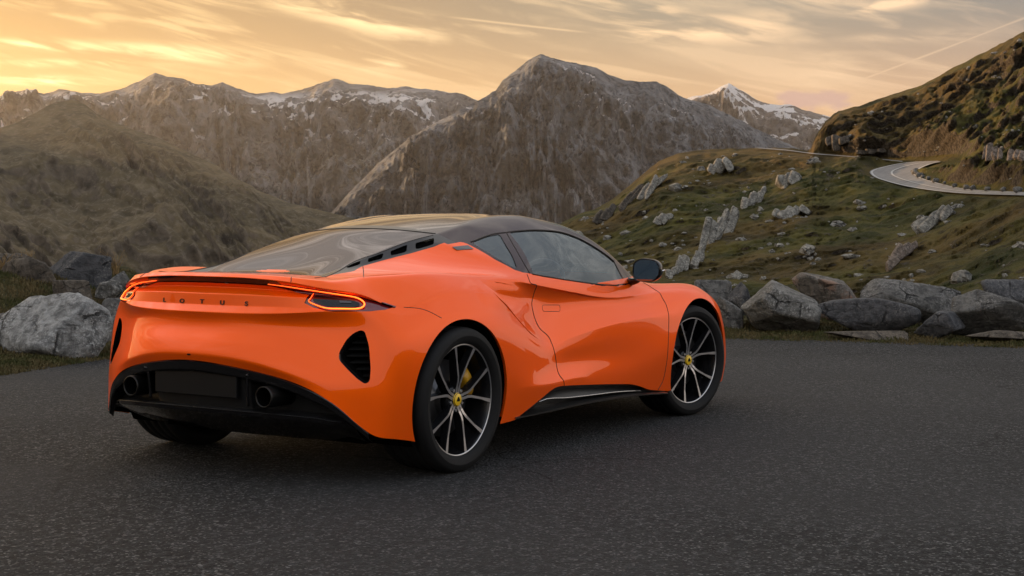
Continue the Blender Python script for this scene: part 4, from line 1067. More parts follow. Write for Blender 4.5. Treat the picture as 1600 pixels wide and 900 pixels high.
# door and the lower edge of the flank
sill = HP([(781, 662.5), (804.5, 656), (813, 649), (846.5, 622), (864, 608), (873, 604), (885, 602.6), (920, 601), (972, 600), (990, 601), (1004, 605), (1016, 609), (1044, 611)])
sill_poly = np.vstack([[(.25, .0), (.25, .2)], spline(sill[:, XZ], 4), [(2.4, .19), (2.4, 0)]])
apply(Fpoly(sill_poly, XZ, lambda c: c[:, 1] < -.5), 'sillcut', {0})
door_px = [(823.4, 428.7), (829, 442), (838.5, 446.5), (833, 463), (831, 477), (835, 495.5), (843, 512.6), (857, 526), (865, 545), (868.5, 562), (873, 584), (880.6, 595), (881.5, 603)]
door_r = HP(door_px)
door_f = HP([(1027.7, 609.5), (1036, 594), (1041, 569.6), (1044, 538), (1045, 496), (1041, 476.7), (1032.6, 461), (1019, 450), (1004.5, 441.5)])
door_poly = np.vstack([spline(door_r[:, XZ], 4), [(1.2, .05)], spline(door_f[:, XZ], 4), [(1.9, 1.0), (1.2, 1.1)]])
apply(Fpoly(door_poly, XZ, lambda c: c[:, 1] < -.6), 'door', {0})
# faces just behind the blade are the dark mouth of the intake
for f in hb.faces:
    if f[lab] in (0, ID['door']):
        c = f.calc_center_median()
        if .45 < c.x < .95 and .5 < c.z < .9 and c.y < -.6:
            d_, s_ = blade_xs(np.array([c]))
            if f in inside and 0 <= d_[0] < .030*math.sin(math.pi*min(max((s_[0]-.15)/.6, 0), 1)): f[lab] = ID['intake']
hb.normal_update()
bvh = BVHTree.FromBMesh(hb)

# ------------------------------------------------------------------ materials for the car
def mat(name, base=(.5, .5, .5), rough=.5, metal=0.0, coat=0.0, coat_r=.03, emis=None, es=0.0, spec=.5):
    mm = bpy.data.materials.new(name); mm.use_nodes = True
    b = mm.node_tree.nodes['Principled BSDF']
    b.inputs['Base Color'].default_value = (*base, 1)
    b.inputs['Roughness'].default_value = rough
    b.inputs['Metallic'].default_value = metal
    b.inputs['Coat Weight'].default_value = coat
    b.inputs['Coat Roughness'].default_value = coat_r
    b.inputs['Specular IOR Level'].default_value = spec
    if emis:
        b.inputs['Emission Color'].default_value = (*emis, 1); b.inputs['Emission Strength'].default_value = es
    return mm
def glass_mat(name, tint, fac0=.06, rough=.0, refl=(.84, .94, 1.0)):
    mm = bpy.data.materials.new(name); mm.use_nodes = True; nt = mm.node_tree; nt.nodes.clear()
    out = nt.nodes.new('ShaderNodeOutputMaterial'); mix = nt.nodes.new('ShaderNodeMixShader')
    tr = nt.nodes.new('ShaderNodeBsdfTransparent'); gl = nt.nodes.new('ShaderNodeBsdfGlossy')
    fr = nt.nodes.new('ShaderNodeFresnel'); fr.inputs['IOR'].default_value = 1.55
    tr.inputs['Color'].default_value = (*tint, 1); gl.inputs['Roughness'].default_value = rough; gl.inputs['Color'].default_value = (*refl, 1)
    ad = nt.nodes.new('ShaderNodeMath'); ad.operation = 'MULTIPLY_ADD'; ad.inputs[1].default_value = .68; ad.inputs[2].default_value = fac0; ad.use_clamp = True
    nt.links.new(fr.outputs[0], ad.inputs[0]); nt.links.new(ad.outputs[0], mix.inputs[0])
    nt.links.new(tr.outputs[0], mix.inputs[1]); nt.links.new(gl.outputs[0], mix.inputs[2])
    nt.links.new(mix.outputs[0], out.inputs[0])
    return mm
M = {}
M['paint'] = mat('orange_paint', (.98, .112, .001), .42, 0.4, .62, .004)
nt = M['paint'].node_tree; b = nt.nodes['Principled BSDF']
b.inputs['Specular IOR Level'].default_value = .15; b.inputs['Specular Tint'].default_value = (1.0, .35, .08, 1)
M['gloss'] = mat('gloss_black', (.007, .0065, .007), .09, 0, .2, .02, spec=.35)
M['roofm'] = mat('black_roof', (.020, .004, .007), .05, 0, .0, .02, spec=.22)
M['skirt'] = mat('skirt_black', (.008, .008, .008), .34, spec=.3)
M['satin'] = mat('satin_black', (.008, .008, .0085), .38, spec=.25)
M['matt'] = mat('matt_black', (.005, .005, .005), .8, spec=.1)
M['void'] = mat('dark_liner', (.003, .003, .003), 1.0, spec=0.0)
M['strip'] = mat('strip_black', (.02, .02, .022), .3, spec=.3)
M['seam'] = mat('seam_black', (.012, .006, .004), .6)
M['rear_glass'] = glass_mat('rear_glass', (.04, .04, .045), .01, refl=(.98, .95, 1.0))
M['side_glass'] = glass_mat('side_glass', (.40, .45, .46), .06)
M['silver'] = mat('cut_aluminium', (.52, .52, .54), .28, .9)
M['wheel_black'] = mat('wheel_black', (.008, .008, .009), .22, .0, .2, spec=.3)
M['rubber'] = mat('tyre_rubber', (.009, .009, .0095), .7, spec=.2)
M['disc'] = mat('brake_disc', (.10, .10, .105), .38, .85)
M['yellow'] = mat('caliper_yellow', (.50, .26, .008), .4)
M['gold'] = mat('cap_yellow', (.80, .50, .02), .3)
M['led'] = mat('led_tube', (.9, .1, .02), .3, emis=(1.0, .05, .006), es=.8)
M['led_core'] = mat('led_core', (1, .3, .05), .3, emis=(1.0, .20, .02), es=1.9)
M['red_lens'] = mat('red_lens', (.13, .004, .007), .08, 0, 1.0, .02)
M['mirror'] = mat('mirror_glass', (.30, .33, .35), .02, 1.0)
M['seat'] = mat('seat_leather', (.10, .10, .105), .5)
M['cabin'] = mat('cabin_trim', (.02, .02, .022), .6)
M['chrome'] = mat('satin_metal', (.55, .55, .56), .25, .9)
M['pipe'] = mat('exhaust_metal', (.03, .029, .028), .38, .9)
M['grey_badge'] = mat('badge_grey', (.10, .10, .105), .3, .6)
M['letter'] = mat('letter_black', (.012, .010, .010), .25)

car = empty('sports_car')
tag(car, 'orange two-seat sports coupe with black roof parked on the tarmac lay-by', 'car')

def mirror_mesh(V, F):
    V = np.asarray(V, float)
    return V*[1, -1, 1], [tuple(reversed(f)) for f in F]

def make_panel(name, labels, material, both='join', offset=0.0, parent=car, part_label=None):
    """lift the faces with these labels out of the shell; both: join | separate | right"""
    ids = {ID[l] for l in labels}
    fs = [f for f in hb.faces if f[lab] in ids]
    if not fs: print('EMPTY', name); return []
    vmap = {}; V = []; N = []; F = []
    for f in fs:
        idx = []
        for v in f.verts:
            if v not in vmap:
                vmap[v] = len(V); V.append(np.array(v.co)+(np.array(offset) if hasattr(offset, '__len__') else np.array(v.normal)*offset)); N.append(tuple(v.normal))
            idx.append(vmap[v])
        F.append(tuple(idx))
    V = np.array(V); N = np.array(N); out = []
    sets = [(V, N, F)]
    Vm, Fm = mirror_mesh(V, F); Nm = N*[1, -1, 1]
    if both == 'join':
        mid = np.abs(V[:, 1]) < 1e-4; mp_ = np.where(mid, np.arange(len(V)), 0); extra = []; k = len(V)
        for i in range(len(V)):
            if not mid[i]: mp_[i] = k; k += 1; extra.append(i)
        N[mid, 1] = 0
        sets = [(np.vstack([V, Vm[extra]]), np.vstack([N, Nm[extra]]), F+[tuple(int(mp_[i]) for i in f) for f in Fm])]
    elif both == 'separate': sets.append((Vm, Nm, Fm))
    for V_, N_, F_ in sets:
        me = bpy.data.meshes.new(name); me.from_pydata([tuple(v) for v in V_], [], F_)
        me.materials.append(material); me.polygons.foreach_set('use_smooth', [True]*len(me.polygons)); me.update()
        nn = N_/np.maximum(np.linalg.norm(N_, axis=1, keepdims=True), 1e-9)
        me.normals_split_custom_set_from_vertices([tuple(n) for n in nn])
        out.append(link(name, me, parent))
    return out

for f in hb.faces:
    if f[lab] == 0 and f.calc_center_median().x > 1.6: f[lab] = ID['front']
body = make_panel('body', ['body'], M['paint'])[0]
make_panel('front_clamshell', ['front'], M['paint'])
make_panel('air_intake', ['intake'], M['matt'], 'separate')
doors = make_panel('door', ['door'], M['paint'], 'separate')
make_panel('roof', ['black', 'mirror_plate'], M['roofm'])
make_panel('rear_window', ['rear_window'], M['rear_glass'])
make_panel('windscreen', ['windscreen'], M['side_glass'])
make_panel('vent_opening', ['lid'], M['void'], 'separate', -.012)
make_panel('engine_cover', ['rear_window'], M['matt'], 'join', (0, 0, -.05))
strips = make_panel('vent_strip', ['vent_strip'], M['strip'], 'separate')
make_panel('quarter_window', ['quarter_window'], M['side_glass'], 'separate', -.003)
for d_, o in zip(doors, make_panel('side_window', ['side_window'], M['side_glass'], 'separate', -.003, parent=None)): o.parent = d_
lamps = make_panel('tail_light', ['lamp'], M['red_lens'], 'separate', -.006)
make_panel('light_bar', ['bar'], M['gloss'], 'join', -.004)
# inner liner so that no gap lets light through
def liner():
    V = []; F = []; vm = {}
    for f in hb.faces:
        if f[lab] in (ID['body'], ID['front'], ID['door'], ID['bar'], ID['lamp'], ID['intake']):
            c = f.calc_center_median()
            if c.z > .745: continue
            ix = []
            for v in f.verts:
                if v not in vm: vm[v] = len(V); V.append(np.array(v.co)-np.array(v.normal)*.03)
                ix.append(vm[v])
            F.append(tuple(ix))
    V = np.array(V); Vm, Fm = mirror_mesh(V, F)
    pydata('inner_shell', np.vstack([V, Vm]), F+[tuple(i+len(V) for i in f) for f in Fm], M['void'], car)
liner()

def tube(name, pts, r, material, parent, n=6, closed=False, flat=1.0):
    p = np.asarray(pts, float); L = len(p); V = []; F = []
    rr = r if hasattr(r, '__len__') else [r]*L
    for i in range(L):
        a = p[(i-1) % L] if closed or i > 0 else p[i]; b_ = p[(i+1) % L] if closed or i < L-1 else p[i]
        t = Vector(b_-a).normalized(); up = Vector((0, 0, 1)) if abs(t.z) < .9 else Vector((1, 0, 0))
        s = t.cross(up).normalized(); q = s.cross(t)
        for k in range(n):
            an = 2*math.pi*k/n
            V.append(Vector(p[i])+(s*math.cos(an)*flat+q*math.sin(an))*rr[i])
    for i in range(L if closed else L-1):
        for k in range(n):
            F.append((i*n+k, i*n+(k+1) % n, ((i+1) % L)*n+(k+1) % n, ((i+1) % L)*n+k))
    if not closed: F += [tuple(range(n))[::-1], tuple(range((L-1)*n, L*n))]
    return pydata(name, V, F, material, parent)

def surf(pts, off=0.0):
    """drop points onto the (cut) shell"""
    out = []
    for q in np.asarray(pts):
        loc, nrm, i, d = bvh.find_nearest(Vector(q))
        out.append(np.array(loc)+np.array(nrm)*off)
    return np.array(out)
def both(fn, pts, *a, **k):
    p = np.asarray(pts, float)
    return [fn(*( [a[0], p]+list(a[1:]) ), **k), fn(*( [a[0], p*[1, -1, 1]]+list(a[1:]) ), **k)]
def seam(pts, r=.0024, closed=False, n=6, parent=car, name='panel_gap'):
    q = surf(spline(pts, n, closed)); 
    return both(tube, q, name, r, M['seam'], parent, closed=closed)
# ------------------------------------------------------------------ seams
seam(door_px and np.vstack([door_r]), .0024)
seam(np.vstack([door_f[::-1]]), .0024)
seam([(seam_x(y)-.0, y, 1.13) for y in np.linspace(-.43, 0, 7)], .003, name='roof_gap')
seam(HP([(567, 415), (568, 426), (568.5, 434)]), .002)
seam(HP([(455.5, 433), (455, 438), (454, 442)]), .002)
seam(HP([(690, 497), (660, 483), (631, 480)]), .0016)
seam(HP(PILLAR), .003, name='window_gap')
seam(HP([(736, 378), (767, 366.5), (790, 363.2), (812.5, 360.5), (844, 359.5), (875, 362.5), (902, 371.5), (924, 383), (946, 397.5), (959.5, 408.5)]), .0045, name='window_trim')
seam(HP([(492, 434.5), (545, 413.5), (590, 396), (635, 378.5), (677, 367.3)]), .0022, name='glass_edge')
seam(HP([(832, 428.3), (855, 432.5), (880, 436.5), (905, 440.3), (925, 443), (945, 445), (966, 446)]), .0042, name='window_trim')
both(tube, surf(spline(HP([(770, 456.5), (782, 468), (799, 486.5), (813, 503.5), (828, 519.5), (840, 529)]), 6), -.0005), 'intake_blade', np.interp(np.linspace(0, 1, 31), [0, .2, .8, 1], [.0008, .004, .004, .0008]), M['paint'], car, n=10)
handle = rounded(HP([(847, 476.5), (875, 476.5), (875.5, 486.5), (848, 486.5)]), .02, 4)
for o, d_ in zip(seam(handle, .0013, closed=True, n=1, name='handle'), doors): o.parent = d_

# ------------------------------------------------------------------ wheel arches
def shell_y(x, z):
    loc, nrm, i, d = bvh.ray_cast(Vector((x, -2, z)), Vector((0, 1, 0)))
    return loc.y if loc and loc.y < -.5 else -.9
for ax_, az_, ar_ in (RA, FA):
    V = []; F = []; n = 64
    for k in range(n+1):
        t = R(-30)+R(240)*k/n
        c_, s_ = math.cos(t), math.sin(t)
        y0 = shell_y(ax_+ar_*c_, max(az_+ar_*s_, .2))
        for dr, dy in ((0, .0005), (.0005, .008), (.003, .016)): V.append((ax_+(ar_+dr)*c_, y0+dy, az_+(ar_+dr)*s_))
    for k in range(n):
        for j in range(2):
            a = k*3+j; F.append((a, a+1, a+4, a+3))
    zb = .215 if ax_ < 1 else .2
    F = [f for f in F if min(V[i][2] for i in f) > zb]
    both(lambda nm, p_: pydata(nm, p_, F, M['paint'], car), V, 'wheel_arch_lip')
    V = []; F = []
    for k in range(n+1):
        t = R(-30)+R(240)*k/n
        for y_ in (-.88, -.5): V.append((ax_+(ar_+.006)*math.cos(t), y_, az_+(ar_+.006)*math.sin(t)))
    for k in range(n): F.append((2*k, 2*k+1, 2*k+3, 2*k+2))
    i0 = len(V); V.append((ax_, -.5, az_))
    F += [(i0, 2*k+1, 2*k+3) for k in range(n)]
    both(lambda nm, p_: pydata(nm, p_, F, M['void'], car), V, 'wheel_well')

# ------------------------------------------------------------------ wheels
def lathe(prof, n=96, y_axis=True, closed=False):
    V = []; F = []; m_ = len(prof)
    for k in range(n):
        t = 2*math.pi*k/n
        for r_, y_ in prof: V.append((r_*math.cos(t), y_, r_*math.sin(t)))
    for k in range(n):
        for j in range(m_ if closed else m_-1):
            a, b_ = k*m_+j, k*m_+(j+1) % m_
            c_, d_ = ((k+1) % n)*m_+(j+1) % m_, ((k+1) % n)*m_+j
            F.append((a, b_, c_, d_))
    return V, F
def spoke_mesh():
    """one branch of a forked spoke: cut front face, dark flanks; along +X, bending to +18 deg"""
    a18 = R(18)
    path = [(.030, .0085), (.060, .0095), (.085, .0105), (.108, .0165), (.18, .0475), (.2585*math.cos(a18), .2585*math.sin(a18))]
    yf = [-.098, -.100, -.1045, -.108, -.113, -.121]
    wf = [.0075, .0065, .0065, .0060, .0052, .0095]; wb = [.009, .009, .011, .012, .010, .013]; dp = [.03, .035, .04, .042, .038, .03]
    V = []; F = []; mi = []
    for i, (x_, z_) in enumerate(path):
        a = np.array(path[max(i-1, 0)]); b_ = np.array(path[min(i+1, len(path)-1)]); t = (b_-a)/np.linalg.norm(b_-a); nrm = np.array((-t[1], t[0]))
        for w_, y_ in ((-wf[i], yf[i]), (wf[i], yf[i]), (wf[i]+.0015, yf[i]+.004), (wb[i], yf[i]+dp[i]), (-wb[i], yf[i]+dp[i]), (-wf[i]-.0015, yf[i]+.004)):
            V.append((x_+nrm[0]*w_, y_, z_+nrm[1]*w_))
    for i in range(len(path)-1):
        for k in range(6):
            F.append((i*6+k, i*6+(k+1) % 6, (i+1)*6+(k+1) % 6, (i+1)*6+k)); mi.append(0 if k == 0 else 1)
    F += [(0, 5, 4, 3, 2, 1), tuple((len(path)-1)*6+k for k in range(6))]; mi += [1, 1]
    return V, F, mi
def mesh_only(name, V, F, mats, mi=None, smooth=True):
    me = bpy.data.meshes.new(name); me.from_pydata([tuple(v) for v in V], [], [tuple(f) for f in F])
    for mm in mats: me.materials.append(mm)
    if smooth: me.polygons.foreach_set('use_smooth', [True]*len(me.polygons))
    if mi is not None: me.polygons.foreach_set('material_index', mi)
    me.update(); return me
def tyre_mesh(w_, R_):
    h = w_/2
    prof = [(.255, -h+.034), (.2655, -h+.020), (.270, -h+.012), (.285, -h+.003), (.300, -h), (.302, -h-.0008), (.304, -h), (R_-.019, -h+.004), (R_-.010, -h+.012), (R_-.004, -h+.024), (R_-.001, -h+.038)]
    for g in (-.075, -.026, .026, .075):
        q = g*w_/.295
        prof += [(R_, q-.0055), (R_-.007, q-.004), (R_-.007, q+.004), (R_, q+.0055)]
    prof += [(R_-.001, h-.038), (R_-.004, h-.024), (R_-.010, h-.012), (R_-.03, h-.002), (.300, h), (.275, h-.01), (.255, h-.034)]
    return lathe(prof, 128)
def slot_tread(me): pass
SPK = spoke_mesh()
SPK_R = mesh_only('spoke', *SPK[:2], [M['silver'], M['wheel_black']], SPK[2], smooth=False)
SPK_L = mesh_only('spoke', [(x_, y_, -z_) for x_, y_, z_ in SPK[0]], [tuple(reversed(f)) for f in SPK[1]], [M['silver'], M['wheel_black']], SPK[2], smooth=False)
rimV, rimF = lathe([(.2665, -.118), (.2660, -.1225), (.2590, -.1240), (.2560, -.1215), (.2530, -.113), (.247, -.095), (.238, -.06), (.232, .0), (.235, .09), (.250, .115), (.262, .12)], 128)
RIM = mesh_only('rim', rimV, rimF, [M['wheel_black'], M['silver']], [1 if j < 3 else 0 for k in range(128) for j in range(10)])
hubV, hubF = lathe([(.001, -.088), (.058, -.088), (.066, -.08), (.07, -.03), (.001, -.03)], 48)
HUB = mesh_only('hub', hubV, hubF, [M['wheel_black']])
capV, capF = lathe([(.0005, -.1075), (.0265, -.1070), (.0285, -.1055), (.031, -.104), (.033, -.100), (.033, -.085)], 48)
CAP = mesh_only('centre_cap', capV, capF, [M['gold'], M['wheel_black']], [0 if j < 2 else (0 if j == 3 else 1) for k in range(48) for j in range(5)])
em = rounded([(-.0165, -.008), (.0165, -.008), (.0, .019)][::-1], .012, 5)
ne = len(em)
EMB = mesh_only('emblem', [(x_, -.1086, z_) for x_, z_ in em]+[(x_, -.1065, z_) for x_, z_ in em], [tuple(range(ne))[::-1]]+[(i, (i+1) % ne, ne+(i+1) % ne, ne+i) for i in range(ne)], [M['matt']], smooth=False)
nutV, nutF = lathe([(.0005, -.100), (.008, -.100), (.0095, -.096), (.0105, -.085)], 6)
NUT = mesh_only('lug_nut', nutV, nutF, [M['chrome']], smooth=False)
dV, dF = lathe([(.075, -.055), (.088, -.035), (.088, -.028), (.182, -.028), (.182, -.002), (.09, -.002)], 64)
def disc_holes(): pass
DISC = mesh_only('brake_disc', dV, dF, [M['disc']])
def caliper_mesh():
    V = []; F = []; n = 10
    for k in range(n+1):
        t = R(-22)+R(44)*k/n; e = 1-abs(2*k/n-1)**4*.25
        for r_, y_ in ((.138, -.062*e), (.155, -.072*e), (.188, -.070*e), (.202, -.05), (.202, .03), (.138, .03)):
            V.append((r_*math.cos(t), y_, r_*math.sin(t)))
    for k in range(n):
        for j in range(6): F.append((k*6+j, k*6+(j+1) % 6, (k+1)*6+(j+1) % 6, (k+1)*6+j))
    F += [tuple(range(6))[::-1], tuple(n*6+j for j in range(6))]
    return mesh_only('brake_caliper', V, F, [M['yellow']])
CALI = caliper_mesh()
TYRE = {w_: mesh_only('tyre', *tyre_mesh(w_, R_), [M['rubber']]) for w_, R_ in ((.295, .3425), (.25, .340))}
def wheel(x_, yc, R_, w_, phi, cal, right=True, steer=0.0, camber=0.0):
    e = empty('wheel', (x_, -yc if right else yc, R_*math.cos(camber)), car)
    e.rotation_euler = (camber if right else -camber, 0, (-steer if right else math.pi-steer))
    off = -(w_/2-.1475)        # bring the rim face to the outer side of narrower tyres
    link('tyre', TYRE[w_], e)
    dy = 0.0 if w_ > .27 else .0225
    def add(name, me, ang=0.0):
        o = link(name, me, e); o.rotation_euler = (0, -ang, 0); o.location = (0, dy, 0); return o
    add('rim', RIM); add('hub', HUB); add('centre_cap', CAP); add('emblem', EMB)
    for k in range(5):
        add('spoke', SPK_R, R(phi+72*k)); add('spoke', SPK_L, R(phi+72*k))
        t = R(phi+36+72*k); o = add('lug_nut', NUT); o.location = (.050*math.cos(t), dy+.0, .050*math.sin(t))
    add('brake_disc', DISC); add('brake_caliper', CALI, R(cal))
    return e
wheel(0, .795, .3425, .295, 12, 22, True, 0, R(1.5))
wheel(2.585, .792, .340, .25, 25, 168, True, R(11), R(1.0))
wheel(0, .795, .3425, .295, 40, 158, False, 0, R(1.5))
wheel(2.585, .792, .340, .25, 25, 12, False, R(11), R(1.0))

# ------------------------------------------------------------------ rear corner vents
V3 = surf(np.array([(0, 0, 0)]*0)) if False else None
vp = np.array([H(*q) for q in [(564.5, 515.5), (570, 518), (576.7, 540), (579.5, 575.6), (577.8, 595.6), (571, 600), (560, 593), (542, 575.6), (530, 562), (530, 551), (542, 530), (553, 520)]])
def ray_x(y, z):
    loc, nrm, i, d = bvh.ray_cast(Vector((-3, y, z)), Vector((1, 0, 0)))
    return loc.x if loc else -.55
ring = np.array([(ray_x(y, z), y, z) for y, z in vent_poly])
cen = ring.mean(0)
n = len(ring)
V = [tuple(q+np.array((-.002, 0, 0))) for q in ring]+[tuple(cen+(q-cen)*.93+np.array((.012, 0, 0))) for q in ring]+[tuple(cen+(q-cen)*.90+np.array((.09, 0.02, 0))) for q in ring]
F = [(r_*n+i, r_*n+(i+1) % n, (r_+1)*n+(i+1) % n, (r_+1)*n+i) for r_ in (0, 1) for i in range(n)]+[tuple(2*n+i for i in range(n))]
vents = both(lambda nm, p_: pydata(nm, p_, F, M['gloss'], car, mats=[M['gloss'], M['void']], mi=[0]*n+[1]*n+[1]), V, 'rear_vent')
ys, zs = ring[:, 1], ring[:, 2]
def vent_y(z_, outer):
    pl = np.vstack([ring, ring[:1]])[:, YZ]; r_ = []
    for p0, p1 in zip(pl[:-1], pl[1:]):
        if (p0[1]-z_)*(p1[1]-z_) < 0: r_.append(p0[0]+(p1[0]-p0[0])*(z_-p0[1])/(p1[1]-p0[1]))
    return min(r_) if outer else max(r_)
for z_ in np.linspace(zs.min(), zs.max(), 9)[1:-1]:
    ya, yb = vent_y(z_, True)+.006, vent_y(z_, False)-.006
    if yb-ya < .02: continue
    xa, xb = ray_x(ya, z_)+.042, ray_x(yb, z_)+.042
    q = [(xa, ya, z_-.003), (xb, yb, z_-.003), (xb, yb, z_+.003), (xa, ya, z_+.003), (xa+.04, ya, z_+.004), (xb+.04, yb, z_+.004), (xa+.04, ya, z_+.010), (xb+.04, yb, z_+.010)]
    ff = [(0, 1, 2, 3), (3, 2, 7, 6), (0, 4, 5, 1)]
    for o, vv in zip(both(lambda nm, p_: pydata(nm, p_, ff, M['matt'], car, smooth=False), q, 'vent_slat'), vents): o.parent = vv

# ------------------------------------------------------------------ tail lights
led_px = [(419, 443.5), (450, 447.5), (478, 451.8), (520, 458), (553, 464.8), (566, 470.5), (569.5, 476), (566, 481), (556, 483), (530, 483), (512, 482.4), (498, 478.5), (483, 471.5), (485.5, 466.5), (490, 459.5)]
led = surf(HP(led_px), .003)
led = spline(led, 4)
rr_ = np.linspace(0, 1, len(led))
w0 = np.interp(rr_, [0, .12, .35, .6, .8, 1], [.0020, .0032, .0043, .0043, .0034, .0024])
for o, lp in zip(both(tube, led, 'led_tube', w0, M['led'], None, n=8), lamps): o.parent = lp
core = led+np.array((-.0035, -.002, .001))
w1 = np.interp(rr_, [0, .15, .35, .62, .8, .95, 1], [.0003, .0007, .0023, .0026, .0011, .0004, .0002])
for o, lp in zip(both(tube, core, 'led_core', w1, M['led_core'], None, n=8), lamps): o.parent = lp
inn = rounded(HP([(493, 460.5), (548, 468), (562, 473), (562, 477.5), (552, 480), (515, 479), (502, 476), (488, 470.5)]), .012, 3)
inn = surf(inn, -.002); k = len(inn)
for o, lp in zip(both(lambda nm, p_: pydata(nm, p_, [tuple(range(k))], M['gloss'], None, smooth=False), inn, 'lamp_housing'), lamps): o.parent = lp
ref = surf(HP([(530, 469.5), (549, 471), (549, 473.5), (531, 473)]), .001)
for o, lp in zip(both(lambda nm, p_: pydata(nm, p_, [(0, 1, 2, 3)], M['grey_badge'], None, smooth=False), ref, 'reflector'), lamps): o.parent = lp

# ------------------------------------------------------------------ lettering and badges
def text_mesh(txt, size, ext):
    cu = bpy.data.curves.new('t', 'FONT'); cu.body = txt; cu.size = size; cu.extrude = ext; cu.offset = .0007; cu.align_x = 'CENTER'; cu.align_y = 'CENTER'
    o = bpy.data.objects.new('t', cu); COL.objects.link(o)
    dg = bpy.context.evaluated_depsgraph_get(); me = bpy.data.meshes.new_from_object(o.evaluated_get(dg))
    bpy.data.objects.remove(o); return me
bvh_full = bvh
for ch, (U, V_) in zip('LOTUS', [(253.5, 469), (284, 470.5), (316, 471.2), (347, 473.2), (382, 475)]):
    q = np.array(P(U, V_, x=-.748)); yy = q[1]
    loc, nrm, i, d = bvh.ray_cast(Vector((-3, -abs(yy), q[2])), Vector((1, 0, 0)))
    nn = Vector(nrm); nn.y *= (-1 if yy > 0 else 1)
    if nn.x > 0: nn = -nn
    me = text_mesh(ch, .027, .0016); me.materials.clear(); me.materials.append(M['letter'])
    o = link('badge_letter', me, car); o['label'] = 'dark raised letter %s on the tail panel' % ch
    zax = nn.normalized(); xax = Vector((0, -1, 0)); xax = (xax-zax*xax.dot(zax)).normalized(); yax = zax.cross(xax)
    mm = Matrix((xax*1.45, yax, zax)).transposed().to_4x4(); mm.translation = Vector((loc.x, yy, loc.z))+zax*.0015
    o.matrix_world = mm
# badge on the rear quarter
bq = HP([(706, 386.5), (731, 384), (740, 390), (714, 391.5)])
for o in both(lambda nm, p_: pydata(nm, p_, [(0, 1, 2, 3)], M['grey_badge'], car, smooth=False), surf(bq, .004), 'quarter_badge'): pass

# ------------------------------------------------------------------ diffuser
Arow = spline([COLS[c][0] for c in range(5)], 8)        # bumper edge, y from 0 outwards
def diff_rows():
    rows = []
    s_lip = np.array([(0, -.812, .325), (.25, -.80, .323), (.45, -.755, .316), (.62, -.675, .302), (.74, -.58, .262), (.80, -.52, .215)])
    for q in Arow:
        y = -q[1]; ax, az = q[0], q[2]
        lx, lz = np.interp(y, s_lip[:, 0], s_lip[:, 1]), np.interp(y, s_lip[:, 0], s_lip[:, 2])
        t = min(max((y-.285)/.02, 0), 1)                     # 0 in the plate bay, 1 in the exhaust pockets
        e = min(max((y-.60)/.18, 0), 1)
        dpt = .042+(.115-.042)*t
        bz = .050*(1-.3*e); lz = min(lz, az-bz-.004)
        g_ = min(max((e-.25)/.75, 0), 1); g_ = g_*g_*(3-2*g_)
        rr0 = [(ax+.010, -y, az+.004), (ax-.004, -y, az-.004), (ax+.002, -y, az-bz*.8), (ax+.014, -y, az-bz), (ax+dpt, -y, az-bz-.006*(1-e)),
                     (ax+dpt+.01, -y, max(lz+.006, lz)), (lx+.006, -y, lz+.004), (lx-.002, -y, lz), (lx+.004, -y, lz-.018*(1-e)-.002), (lx+.10*(1-e)+.02, -y, max(lz-.07*(1-e)-.004, .165)), (lx+.35*(1-e)+.05, -y, max(.155, (lz-.01)*e))]
        tgt_ = np.array((ax+.03, -y, az-bz-.012))
        rows.append([tuple(np.array(p_)*(1-g_)+tgt_*g_) if k_ >= 4 else p_ for k_, p_ in enumerate(rr0)])
    return rows
rows = diff_rows(); nr = len(rows[0])
V = [v for r_ in rows for v in r_]; F = []
for i in range(len(rows)-1):
    for j in range(nr-1): F.append((i*nr+j, i*nr+j+1, (i+1)*nr+j+1, (i+1)*nr+j))
Vm, Fm = mirror_mesh(V, F)
mi = [(0 if j < 3 else (1 if j < 6 else 0)) for i in range(len(rows)-1) for j in range(nr-1)]
diffuser = pydata('diffuser', list(V)+[tuple(v) for v in Vm], F+[tuple(i+len(V) for i in f) for f in Fm], None, car, mats=[M['gloss'], M['satin']], mi=mi+mi)
diffuser.data.set_sharp_from_angle(angle=R(35))
# bright edge along the splitter
both(tube, [r_[7] for r_ in rows[:-6]], 'splitter_edge', .0025, M['satin'], diffuser)
def box(name, x0, x1, y0, y1, z0, z1, material, parent, bev=.0):
    bm = bmesh.new(); bmesh.ops.create_cube(bm, size=1)
    for v in bm.verts: v.co = Vector(((x0+x1)/2+v.co.x*(x1-x0), (y0+y1)/2+v.co.y*(y1-y0), (z0+z1)/2+v.co.z*(z1-z0)))
    if bev: bmesh.ops.bevel(bm, geom=bm.edges[:], offset=bev, segments=2, affect='EDGES', profile=.5)
    me = bpy.data.meshes.new(name); bm.to_mesh(me); bm.free(); me.materials.append(material); return link(name, me, parent)
box('number_plate', -.803, -.785, -.25, .25, .377, .497, M['satin'], car, .004)
for y_ in (.09, -.09):
    box('plate_lamp', -.808, -.79, y_-.016, y_+.016, .505, .511, M['chrome'], car, .002)
for sy in (1, -1):
    V, F = lathe([(.0405, .02), (.0405, -.135), (.043, -.140), (.0475, -.138), (.0485, -.130), (.0485, .04)], 48)
    o = pydata('exhaust_tip', V, F, None, car, mats=[M['pipe'], M['void']], mi=[1 if j == 0 else 0 for k in range(48) for j in range(5)])
    o.location = (-.665, sy*.41, .394); o.rotation_euler = (0, 0, R(-90))
    V, F = lathe([(.0, -.0), (.041, -.0)], 32); pydata('pipe_inside', V, F, M['void'], o)
    # rounded frame of the exhaust pocket
    fr = spline([(-.83+.05, sy*.30, .345), (-.828+.04, sy*.302, .42), (-.822+.03, sy*.306, .478), (-.806, sy*.318, .486)], 5)
    tube('pocket_frame', fr, .007, M['gloss'], diffuser)
box('reversing_sensor', -.846, -.83, -.008, .008, .562, .569, M['matt'], car, .002)

